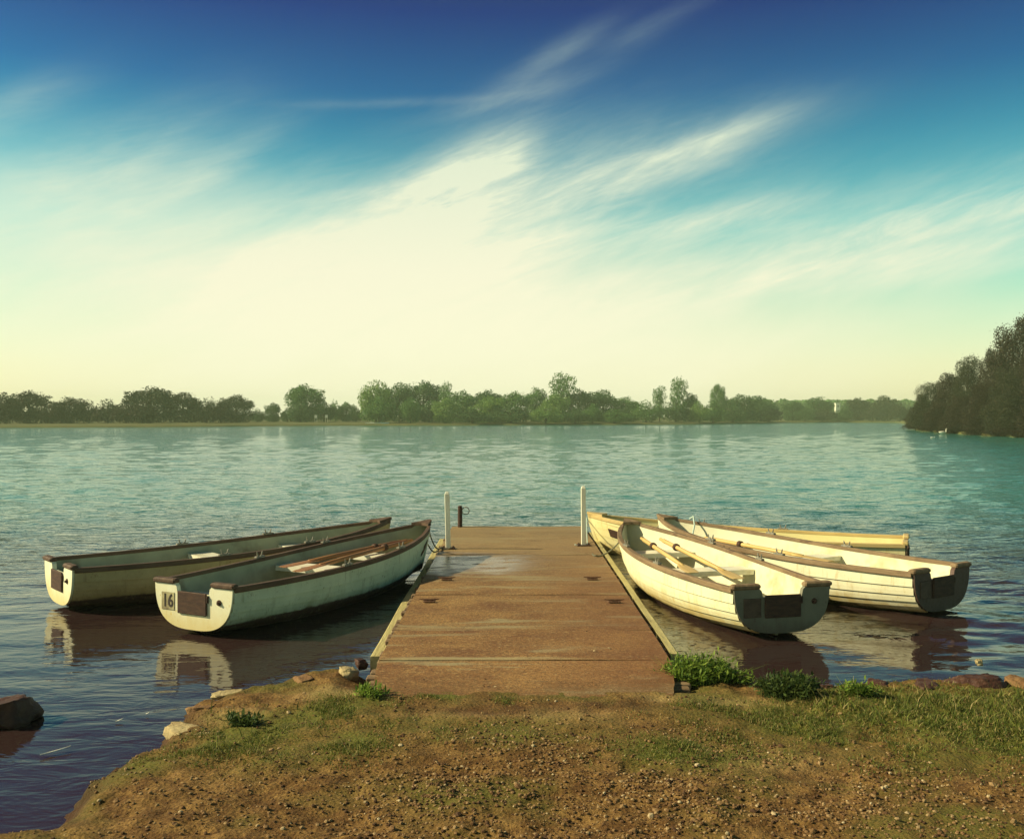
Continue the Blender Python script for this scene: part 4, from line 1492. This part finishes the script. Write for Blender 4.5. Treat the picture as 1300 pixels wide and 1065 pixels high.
# ------------------------------------------------------------------ trees
def crown_mesh(kind, seed, n, leaf):
    r = np.random.default_rng(seed)
    blobs = []
    if kind == 'round':
        for i in range(15):
            a = i * 2.4 + r.uniform(0, .8)
            zc = r.uniform(.10, .80)
            rad = .32 * math.sqrt(max(0.05, 1 - ((zc - .48) / .55) ** 2)) * r.uniform(.7, 1.05)
            s = r.uniform(.15, .22)
            blobs.append((math.cos(a) * rad, math.sin(a) * rad, zc, s, s, s * r.uniform(.65, .9)))
        blobs.append((0, 0, .5, .36, .36, .42))
        blobs.append((0, 0, .2, .36, .36, .22))
        blobs.append((0.03, 0, .84, .17, .17, .15))
    elif kind == 'bush':
        for i in range(12):
            a = i * 2.4
            q = r.uniform(.15, .34)
            s = r.uniform(.14, .22)
            zc = r.uniform(.15, .72) * (1 - q)
            blobs.append((math.cos(a) * q, math.sin(a) * q, zc + .1, s, s, s * 1.0))
        blobs.append((0, 0, .40, .38, .38, .42))
        blobs.append((r.uniform(-.1, .1), 0, .8, .16, .16, .19))
    elif kind == 'spire':
        for i in range(13):
            zc = .1 + .8 * i / 12
            rad = .32 * max(0.02, math.sin(math.pi * min(1, .25 + .75 * (1 - zc)))) ** .8
            a = i * 2.1
            s = max(.12, rad * r.uniform(.9, 1.2))
            blobs.append((math.cos(a) * rad * .5, math.sin(a) * rad * .5, zc, s, s, .11))
    elif kind == 'willow':
        for i in range(16):
            a = i * 2.4
            q = r.uniform(.2, .36)
            zt = .95 - q * 1.1 * r.uniform(.6, 1)
            s = r.uniform(.10, .16)
            blobs.append((math.cos(a) * q, math.sin(a) * q, zt - .22, s, s, .30))
        blobs.append((0, 0, .66, .34, .34, .32))
        blobs.append((0, 0, .3, .36, .36, .32))
    elif kind == 'ragged':
        for i in range(20):
            a = i * 2.4 + r.uniform(0, .7)
            zc = .06 + .84 * (i / 19)
            rad = .36 * (1 - max(0.0, zc - .1) ** 2.2) * r.uniform(.5, 1.1)
            s = r.uniform(.09, .17)
            blobs.append((math.cos(a) * rad, math.sin(a) * rad, zc, s, s, s * r.uniform(.8, 1.3)))
        blobs.append((0, 0, .42, .33, .33, .42))
        blobs.append((0, 0, .16, .40, .40, .2))
        blobs.append((0.02, 0.0, .9, .08, .08, .11))
    B = np.array(blobs)
    wgt = B[:, 3] * B[:, 4] + B[:, 3] * B[:, 5]
    pick = r.choice(len(B), n, p=wgt / wgt.sum())
    d = r.normal(0, 1, (n, 3))
    d /= np.linalg.norm(d, axis=1)[:, None]
    rr = r.random(n) ** .25 * (1 + .06 * r.normal(0, 1, n))
    # twig-sized tufts: pull leaves into small knots so gaps open between them
    P = B[pick, :3] + d * B[pick, 3:6] * rr[:, None]
    kn = P[r.integers(0, n, n // 9)]
    own = kn[r.integers(0, len(kn), n)]
    P2 = own + r.normal(0, .024, (n, 3))
    mixm = (r.random(n) < .55)[:, None]
    P = np.where(mixm, P2, P)
    P = P[P[:, 2] > .015]
    n = len(P)
    nv = r.normal(0, 1, (n, 3))
    nv /= np.linalg.norm(nv, axis=1)[:, None]
    ax = r.normal(0, 1, (n, 3))
    if kind == 'willow':
        ax = np.stack([r.normal(0, .25, n), r.normal(0, .25, n), -np.ones(n)], -1)
    t1 = np.cross(nv, ax)
    t1 /= np.linalg.norm(t1, axis=1)[:, None] + 1e-9
    t2 = np.cross(nv, t1)
    sz = leaf * r.uniform(.6, 1.35, n)[:, None]
    la, lb = (1.0, .75) if kind != 'willow' else (.5, 1.6)
    a_, b_ = t1 * sz * la * .5, t2 * sz * lb * .5
    V = np.stack([P - b_, P + a_, P + b_, P - a_], 1).reshape(-1, 3)
    Q = np.arange(4 * n).reshape(n, 4)
    me = bpy.data.meshes.new('crown_' + kind)
    me.vertices.add(len(V))
    me.vertices.foreach_set('co', V.astype(np.float32).ravel())
    me.loops.add(4 * n)
    me.loops.foreach_set('vertex_index', Q.astype(np.int32).ravel())
    me.polygons.add(n)
    me.polygons.foreach_set('loop_start', np.arange(0, 4 * n, 4, dtype=np.int32))
    me.update(calc_edges=True)
    return me


M_bark = mat_basic('bark', (0.05, 0.035, 0.022), (0.09, 0.065, 0.04), 3, (2, 2, .4), 0.9, 0.4)
mb = MB()
mb.tube([(0, 0, -.03), (0.01, 0, .15), (0.0, .01, .38), (.02, 0, .7)], [.045, .034, .026, .008], 8)
for k in range(5):
    a = k * 1.9
    mb.tube([(0, 0, .2 + .07 * k), (.12 * math.cos(a), .12 * math.sin(a), .34 + .08 * k), (.24 * math.cos(a), .24 * math.sin(a), .45 + .08 * k)], [.018, .012, .004], 6)
trunk0 = mb.build('trunk', M_bark)
TRUNK = trunk0.data
bpy.data.objects.remove(trunk0)

LM = {
    'maroon': leafmat('red_brown_foliage', (0.018, 0.011, 0.007), (0.032, 0.022, 0.011), (0.055, 0.046, 0.018), .1),
    'dusk': leafmat('dark_olive_foliage', (0.018, 0.017, 0.009), (0.034, 0.036, 0.015), (0.058, 0.062, 0.022), .1),
    'deep': leafmat('deep_green_foliage', (0.028, 0.072, 0.022), (0.055, 0.12, 0.034), (0.09, 0.17, 0.05), .15),
    'mid': leafmat('mid_green_foliage', (0.055, 0.13, 0.032), (0.095, 0.20, 0.048), (0.15, 0.27, 0.07), .2),
    'light': leafmat('yellow_green_foliage', (0.10, 0.19, 0.045), (0.17, 0.28, 0.065), (0.25, 0.37, 0.10), .25),
}
CR = {k: [crown_mesh(k, 100 + 7 * i + len(k), nn, lf) for i in range(cnt)] for k, cnt, nn, lf in
      (('round', 3, 11000, .034), ('bush', 3, 7500, .036), ('spire', 2, 4200, .036), ('willow', 2, 8000, .034))}
CR['ragged'] = [crown_mesh('ragged', 300 + i, 56000, .0145) for i in range(4)]
for k in CR:
    for me in CR[k]:
        me.materials.append(LM['mid'])


def far_d(px):
    for i in range(len(sh) - 1):
        if sh[i][0] <= px <= sh[i + 1][0]:
            t = (px - sh[i][0]) / max(1e-6, sh[i + 1][0] - sh[i][0])
            return sh[i][1] + (sh[i + 1][1] - sh[i][1]) * t
    return sh[-1][1]


_ti = [0]


def tree(px, top, hw, kind, col, back, label, name=None, group=None, d=None, zb=None):
    d = (far_d(px) + back) if d is None else d
    z0 = 0.45 + back * 0.004 if zb is None else zb
    h_ = zat(top, d) - z0
    wd = 2 * hw * d / F
    i = _ti[0]
    _ti[0] += 1
    nm = name or {'round': 'broadleaf_tree', 'bush': 'lakeside_bush', 'spire': 'poplar_tree', 'willow': 'willow_tree', 'ragged': 'tall_tree'}[kind]
    e = empty(nm, (xat(px, d), d, z0 - 0.1), i * 1.7)
    k = wd / 0.84 if kind != 'spire' else wd / 0.66
    e.scale = (k, k, h_ / 0.97)
    tag(e, label, 'bush' if kind == 'bush' else 'tree', group or 'trees on the far shore')
    c = bpy.data.objects.new('crown', CR[kind][i % len(CR[kind])])
    COL.objects.link(c)
    c.parent = e
    c.material_slots[0].link = 'OBJECT'
    c.material_slots[0].material = LM[col]
    t = bpy.data.objects.new('trunk', TRUNK)
    COL.objects.link(t)
    t.parent = e
    return e


TREES = [
    # left shore
    (-22, 496, 26, 'round', 'maroon', 26, 'dark red brown tree at the very left end of the shore, cut by the frame'),
    (6, 498, 20, 'bush', 'maroon', 22, 'low dark bush at the left frame edge beside the dome shaped tree'),
    (38, 496, 27, 'round', 'maroon', 28, 'dark red brown dome shaped tree near the left frame edge'),
    (66, 509, 14, 'bush', 'maroon', 22, 'small dark bush in the dip right of the dome shaped tree'),
    (87, 504, 22, 'round', 'maroon', 30, 'dark tree with a bumpy top left of the two low hedge bushes'),
    (113, 508, 17, 'bush', 'maroon', 28, 'low dark hedge bush, left one of two on the left shore'),
    (137, 506, 20, 'bush', 'maroon', 26, 'low dark hedge bush, right one beside the biggest dark tree'),
    (160, 508, 16, 'bush', 'maroon', 22, 'dark bush under the left flank of the biggest dark tree'),
    (190, 491, 33, 'round', 'dusk', 34, 'biggest dark tree of the left shore with a broad dome'),
    (182, 509, 22, 'bush', 'maroon', 20, 'dark bush at the foot of the biggest dark tree'),
    (232, 498, 25, 'round', 'maroon', 32, 'dark tree sloping down right of the biggest dark tree'),
    (262, 505, 22, 'bush', 'dusk', 28, 'low dark bush before the rounded tree ending the left wood'),
    (300, 501, 24, 'round', 'dusk', 34, 'rounded dark olive tree that ends the left wood'),
    (281, 510, 20, 'bush', 'maroon', 24, 'low red brown bush under the rounded olive tree'),
    (327, 518, 10, 'bush', 'deep', 40, 'very low bush in the gap right of the left wood'),
    (346, 511, 11, 'round', 'deep', 44, 'small round tree standing alone in the gap'),
    (365, 517, 10, 'bush', 'deep', 40, 'very low bush left of the large lone tree'),
    (388, 488, 25, 'round', 'mid', 40, 'large lone round tree above the two white boards'),
    (381, 508, 17, 'bush', 'deep', 34, 'dark undergrowth at the foot of the large lone round tree'),
    (411, 506, 14, 'bush', 'deep', 44, 'dark bush leaning on the right of the large lone tree'),
    (426, 508, 11, 'bush', 'mid', 50, 'small mid green bush in the row right of the lone tree'),
    (440, 510, 11, 'round', 'mid', 50, 'small round tree in the row left of the tall willow'),
    (452, 515, 9, 'bush', 'deep', 40, 'lowest dark bush beside the tall willow'),
    # middle shore
    (477, 482, 22, 'willow', 'light', 22, 'tall pale willow at the left end of the middle wood'),
    (482, 504, 22, 'bush', 'mid', 12, 'mid green bush at the foot of the tall pale willow'),
    (507, 486, 20, 'round', 'deep', 34, 'dark tree between the tall willow and the widest dark tree'),
    (537, 484, 27, 'round', 'deep', 38, 'widest dark tree of the middle wood'),
    (521, 504, 14, 'willow', 'mid', 10, 'small drooping willow in front of the widest dark tree'),
    (545, 508, 18, 'bush', 'deep', 24, 'dark undergrowth below the widest dark tree'),
    (566, 487, 7, 'spire', 'mid', 26, 'slim pointed tree at the right edge of the widest dark tree'),
    (565, 505, 17, 'round', 'light', 10, 'pale green tree below the slim pointed tree'),
    (588, 496, 20, 'round', 'mid', 20, 'mid green round tree left of the yellowish dome'),
    (621, 495, 20, 'round', 'deep', 34, 'dark tree rising behind the yellowish dome'),
    (621, 503, 24, 'round', 'light', 12, 'yellowish dome of a tree near the middle of the shore'),
    (600, 518, 24, 'bush', 'deep', 5, 'dark bank of brush under the mid green and yellowish trees'),
    (655, 497, 20, 'round', 'mid', 24, 'mid green tree right of the yellowish dome'),
    (648, 514, 22, 'bush', 'deep', 6, 'dark low brush left of the bright waterside bush'),
    (680, 492, 14, 'round', 'mid', 30, 'narrow tree left of the tall poplar'),
    (714, 475, 14, 'spire', 'mid', 26, 'tall poplar standing highest over the middle wood', 'poplar_tree'),
    (706, 500, 18, 'round', 'light', 14, 'pale tree beneath the tall poplar'),
    (693, 512, 21, 'bush', 'light', 3, 'bright waterside bush spilling to the water in mid shore'),
    (735, 495, 18, 'round', 'deep', 26, 'dark tree right of the tall poplar'),
    (766, 495, 24, 'round', 'deep', 28, 'round topped dark tree left of the long low brush'),
    (752, 512, 13, 'bush', 'mid', 6, 'pale bush in front of the round topped dark tree'),
    (730, 518, 18, 'bush', 'deep', 5, 'low dark brush right of the bright waterside bush'),
    (780, 519, 22, 'bush', 'mid', 5, 'long low brush at the water below the round topped tree'),
    (795, 504, 20, 'round', 'mid', 24, 'mid green tree sloping right of the round topped tree'),
    (820, 508, 20, 'bush', 'mid', 14, 'mid green bush in front of the two thin spires'),
    (837, 491, 7, 'spire', 'mid', 22, 'thinner shorter spire left of the taller spire'),
    (861, 481, 9, 'spire', 'mid', 22, 'taller spire standing right of the thinner spire'),
    (858, 506, 18, 'bush', 'deep', 14, 'dark bush at the foot of the taller spire'),
    (876, 499, 12, 'round', 'deep', 20, 'dark tree close on the right of the taller spire'),
    (888, 509, 15, 'bush', 'light', 6, 'pale rounded bush at the water right of the spires'),
    (912, 489, 13, 'ragged', 'mid', 16, 'ragged pointed tree left of the dark right hand wood'),
    (905, 508, 15, 'bush', 'mid', 6, 'mid green bush at the foot of the ragged pointed tree'),
    (940, 501, 24, 'round', 'deep', 12, 'broad dark tree starting the dark right hand wood'),
    (930, 512, 18, 'bush', 'deep', 4, 'dark brush dipping to the water below the broad dark tree'),
    (966, 504, 22, 'round', 'deep', 12, 'second broad dark tree of the right hand wood'),
    (976, 515, 18, 'bush', 'dusk', 4, 'dark brush at the right end of the right hand wood'),
    # right shore
    (1006, 509, 14, 'round', 'deep', 16, 'dark tree where the far bay begins on the right'),
    (1022, 516, 13, 'bush', 'deep', 8, 'low bush in the bay before the peaked tree'),
    (1040, 504, 17, 'round', 'deep', 26, 'peaked dark tree left of the white tower'),
    (1044, 518, 16, 'bush', 'dusk', 8, 'dark brush at the foot of the peaked tree'),
    (1063, 521, 14, 'bush', 'deep', 10, 'low bush hiding the foot of the white tower'),
    (1074, 512, 9, 'bush', 'deep', 14, 'small bush just right of the white tower'),
    (1090, 505, 17, 'round', 'dusk', 16, 'dark olive tree right of the white tower'),
    (1108, 512, 13, 'bush', 'dusk', 10, 'dark bush between the two olive trees in the bay'),
    (1123, 502, 15, 'round', 'dusk', 14, 'rounded olive tree close to the near right wood'),
    (1143, 510, 13, 'bush', 'dusk', 10, 'dark bush touching the near right wood'),
]
for t in TREES:
    nm = t[7] if len(t) > 7 else None
    grp = 'bushes on the far shore' if t[3] == 'bush' else 'trees on the far shore'
    tree(*t[:7], name=nm, group=grp)
NEAR = [
    (1172, 512, 22, 'maroon', 5, 'low dark tree at the left tip of the near right wood'),
    (1183, 488, 28, 'dusk', 10, 'dark tree forming the left shoulder of the near right wood'),
    (1206, 474, 26, 'maroon', 9, 'dark tree left of the pointed tree in the near right wood'),
    (1228, 455, 25, 'dusk', 12, 'pointed dark tree in the middle of the near right wood'),
    (1196, 512, 24, 'maroon', 3, 'dark waterside growth below the left shoulder of the wood'),
    (1222, 505, 26, 'maroon', 3, 'dark waterside growth below the pointed tree'),
    (1258, 444, 22, 'maroon', 13, 'dark tree between the pointed tree and the tallest tree'),
    (1250, 486, 28, 'maroon', 4, 'dark growth in front of the tree left of the tallest tree'),
    (1296, 407, 44, 'maroon', 12, 'tallest dark tree at the right frame edge'),
    (1282, 470, 32, 'dusk', 4, 'dark waterside tree below the tallest tree'),
    (1163, 533, 14, 'maroon', 0.8, 'low dark brush at the very tip of the near right wood'),
    (1184, 534, 18, 'maroon', 0.8, 'low dark brush over the water left of the swan'),
    (1212, 537, 20, 'maroon', 0.8, 'low dark brush over the water right of the swan'),
    (1243, 539, 22, 'maroon', 0.8, 'low dark brush over the water below the pointed tree'),
    (1275, 541, 24, 'maroon', 0.8, 'low dark brush over the water below the tallest tree'),
    (1306, 543, 22, 'maroon', 0.8, 'low dark brush over the water at the right frame edge'),
    (1335, 425, 42, 'maroon', 8, 'dark tree beyond the right frame edge beside the tallest tree'),
]
for (px, top, hw, col, back, lab) in NEAR:
    tree(px, top, hw, 'ragged' if back > 1 else 'bush', col, back, lab, group='trees of the near right wood' if back > 1 else 'brush at the foot of the near right wood', zb=0.25 if back > 1 else 0.02)

# far-off wood behind the bay: reads as one mass
r = np.random.default_rng(5)
V, Q = [], []
k = 0
N = 16000
px = r.uniform(960, 1180, N)
d = 500 + r.uniform(0, 60, N)
top = 509 + 3.5 * np.array([mnoise.noise(Vector((p * 0.09, 0, 0))) for p in px]) + 1.2 * np.array([mnoise.noise(Vector((p * 0.4, 3, 0))) for p in px])
zt = CAMZ - (top - PY) * d / F
z = 1 + (zt - 1) * r.random(N) ** .6
P = np.stack([(px - PX) * d / F, d, z], -1)
nv = r.normal(0, 1, (N, 3))
nv /= np.linalg.norm(nv, axis=1)[:, None]
t1 = np.cross(nv, r.normal(0, 1, (N, 3)))
t1 /= np.linalg.norm(t1, axis=1)[:, None]
t2 = np.cross(nv, t1)
sz = r.uniform(.5, 1.1, N)[:, None]
V = np.stack([P - t2 * sz, P + t1 * sz, P + t2 * sz, P - t1 * sz], 1).reshape(-1, 3)
tag(np_mesh('distant_wood', V, np.arange(4 * N).reshape(N, 4), LM['mid']), 'distant flat topped wood behind the white tower', 'wood', kind='stuff')

# ------------------------------------------------------------------ small far things
M_wh = mat_basic('white_board_paint', (0.82, 0.80, 0.66), (0.76, 0.74, 0.60), 3, None, 0.6, 0)
M_blu = mat_basic('blue_green_canvas', (0.08, 0.16, 0.17), (0.12, 0.22, 0.22), 3, None, 0.7, 0)


def board(px, py0, py1, wpx, label):
    d = far_d(px) + 26
    zb_ = zat(py1, d)
    zt_ = zat(py0, d)
    wd = wpx * d / F
    e = empty('notice_board', (xat(px, d), d, 0.4))
    tag(e, label, 'notice board', 'white boards on the far meadow')
    mb = MB()
    hh = zt_ - 0.4
    mb.box((0, 0, hh - 0.35), (wd, 0.06, 0.7), bev=0.02)
    mb.build('panel', M_wh, e)
    for s in (-1, 1):
        mb = MB()
        mb.box((s * wd * .38, 0.06, hh / 2 - 0.1), (0.07, 0.05, hh - 0.1), bev=0.01)
        mb.build('leg', M_wh, e)


board(401, 527.0, 533, 3.4, 'left white notice board on the meadow below the lone tree')
board(414.5, 526.8, 531, 3.2, 'right white notice board on the meadow below the lone tree')
# white tower
d = 430
xx = xat(1063, d)
e = empty('white_tower', (xx, d, 0.6))
tag(e, 'small white tower rising among the trees of the far bay', 'tower')
zt_ = zat(512.2, d) - 0.6
wd = 5.6 * d / F
mb = MB()
mb.box((0, 0, zt_ / 2), (wd, wd, zt_), bev=0.04)
mb.build('wall', M_wh, e)
mb = MB()
mb.box((0, 0, zt_ + 0.09), (wd + 0.25, wd + 0.25, 0.18), bev=0.03)
mb.build('roof', M_wh, e)
mb = MB()
mb.box((0, -wd / 2 - 0.02, zt_ - 1.2), (0.6, 0.05, 0.9), bev=0.01)
mb.build('window', M_iron, e)
# long pale boat moored at the far bank
d = 214
e = empty('moored_launch', (xat(474, d), d, 0), R(4))
tag(e, 'long pale launch moored under the tall willow', 'boat')
mb = MB()
prof = [(-1.75, .45, .62), (-1.0, .6, .56), (0, .65, .55), (1.0, .5, .60), (1.55, .22, .68), (1.8, .03, .74)]
for xx, hb, zz in prof:
    mb.v += [(xx, -hb, zz), (xx, -hb * .75, -.1), (xx, hb * .75, -.1), (xx, hb, zz), (xx, hb * .85, zz - .08), (xx, -hb * .85, zz - .08)]
for i in range(5):
    for k in range(6):
        j = (k + 1) % 6
        mb.f.append((i * 6 + k, i * 6 + j, (i + 1) * 6 + j, (i + 1) * 6 + k))
mb.f += [tuple(range(6))[::-1], tuple(range(30, 36))]
mb.build('hull', M_wh, e)
mb = MB()
mb.box((-0.3, 0, 0.60), (1.0, 0.8, 0.16), bev=0.03)
mb.build('thwart', M_wh, e)
d = 213
e = empty('covered_dinghy', (xat(489, d), d, 0), R(20))
tag(e, 'small dinghy under a blue green cover beside the pale launch', 'dinghy')
mb = MB()
prof = [(-.85, .35, .4), (-.3, .48, .36), (.4, .42, .40), (.95, .05, .5)]
for xx, hb, zz in prof:
    mb.v += [(xx, -hb, zz), (xx, -hb * .7, -.1), (xx, hb * .7, -.1), (xx, hb, zz)]
for i in range(3):
    for k in range(4):
        j = (k + 1) % 4
        mb.f.append((i * 4 + k, i * 4 + j, (i + 1) * 4 + j, (i + 1) * 4 + k))
mb.f += [(3, 2, 1, 0), (12, 13, 14, 15)]
mb.build('hull', M_wh, e)
mb = MB()
for xx, hb, zz in prof:
    mb.v += [(xx, -hb - .02, zz + .01), (xx, 0, zz + .34 - abs(xx) * .2), (xx, hb + .02, zz + .01)]
for i in range(3):
    for k in range(2):
        mb.f.append((i * 3 + k, (i + 1) * 3 + k, (i + 1) * 3 + k + 1, i * 3 + k + 1))
mb.f += [(0, 1, 2), (11, 10, 9)]
mb.build('cover', M_blu, e)


def bird(label, px, d, zb_, s, name, neck):
    e = empty(name, (xat(px, d), d, zb_), R(10))
    tag(e, label, 'bird')
    mb = MB()
    st = [(-.52, .02, .20), (-.42, .07, .17), (-.25, .16, .13), (0, .2, .11), (.22, .16, .12), (.36, .09, .16)]
    if neck:
        st += [(.42, .055, .28), (.40, .045, .45), (.44, .05, .56), (.52, .045, .57), (.60, .015, .54)]
    else:
        st += [(.42, .075, .25), (.48, .06, .29), (.55, .02, .27)]
    mb.tube([(a * s, 0, c * s) for a, _, c in st], [max(.004, b_ * s) for _, b_, _ in st], 10)
    mb.build('body', M_wh, e, True)
    mb = MB()
    for sg in (-1, 1):
        mb.tube([(.2 * s, sg * .13 * s, .17 * s), (-.1 * s, sg * .17 * s, .2 * s), (-.5 * s, sg * .08 * s, .24 * s)], [.05 * s, .09 * s, .01 * s], 8)
    mb.build('wings', M_wh, e, True)


bird('white swan below the dark trees of the near right wood', 1197, 104, 0.02, 0.95, 'swan', True)
bird('small white gull floating off the near right wood', 1184, 82, 0.0, 0.42, 'gull', False)

# ------------------------------------------------------------------ haze
m = bpy.data.materials.new('haze_air')
m.use_nodes = True
t = m.node_tree
t.nodes.clear()
out = t.nodes.new('ShaderNodeOutputMaterial')
pv_ = t.nodes.new('ShaderNodeVolumePrincipled')
pv_.inputs['Color'].default_value = (0.80, 1.0, 0.66, 1)
pv_.inputs['Density'].default_value = 0.0007
pv_.inputs['Anisotropy'].default_value = 0.0
t.links.new(pv_.outputs[0], out.inputs['Volume'])
mb = MB()
mb.box((0, 290, 6.5), (1900, 760, 17.0))
hz = mb.build('haze', m)
tag(hz, 'thin pale summer haze over the lake', 'haze', kind='stuff')

# ------------------------------------------------------------------ render settings
vs_ = scene.view_settings
scene.display_settings.display_device = 'sRGB'
vs_.view_transform = 'Standard'
vs_.look = 'None'
vs_.exposure = 0.5
vs_.gamma = 1.0
cy = scene.cycles
cy.use_denoising = True
cy.max_bounces = 6
cy.diffuse_bounces = 3
cy.glossy_bounces = 3
cy.transmission_bounces = 2
cy.volume_bounces = 0
cy.sample_clamp_indirect = 4.0
cy.use_adaptive_sampling = True
scene.render.film_transparent = False
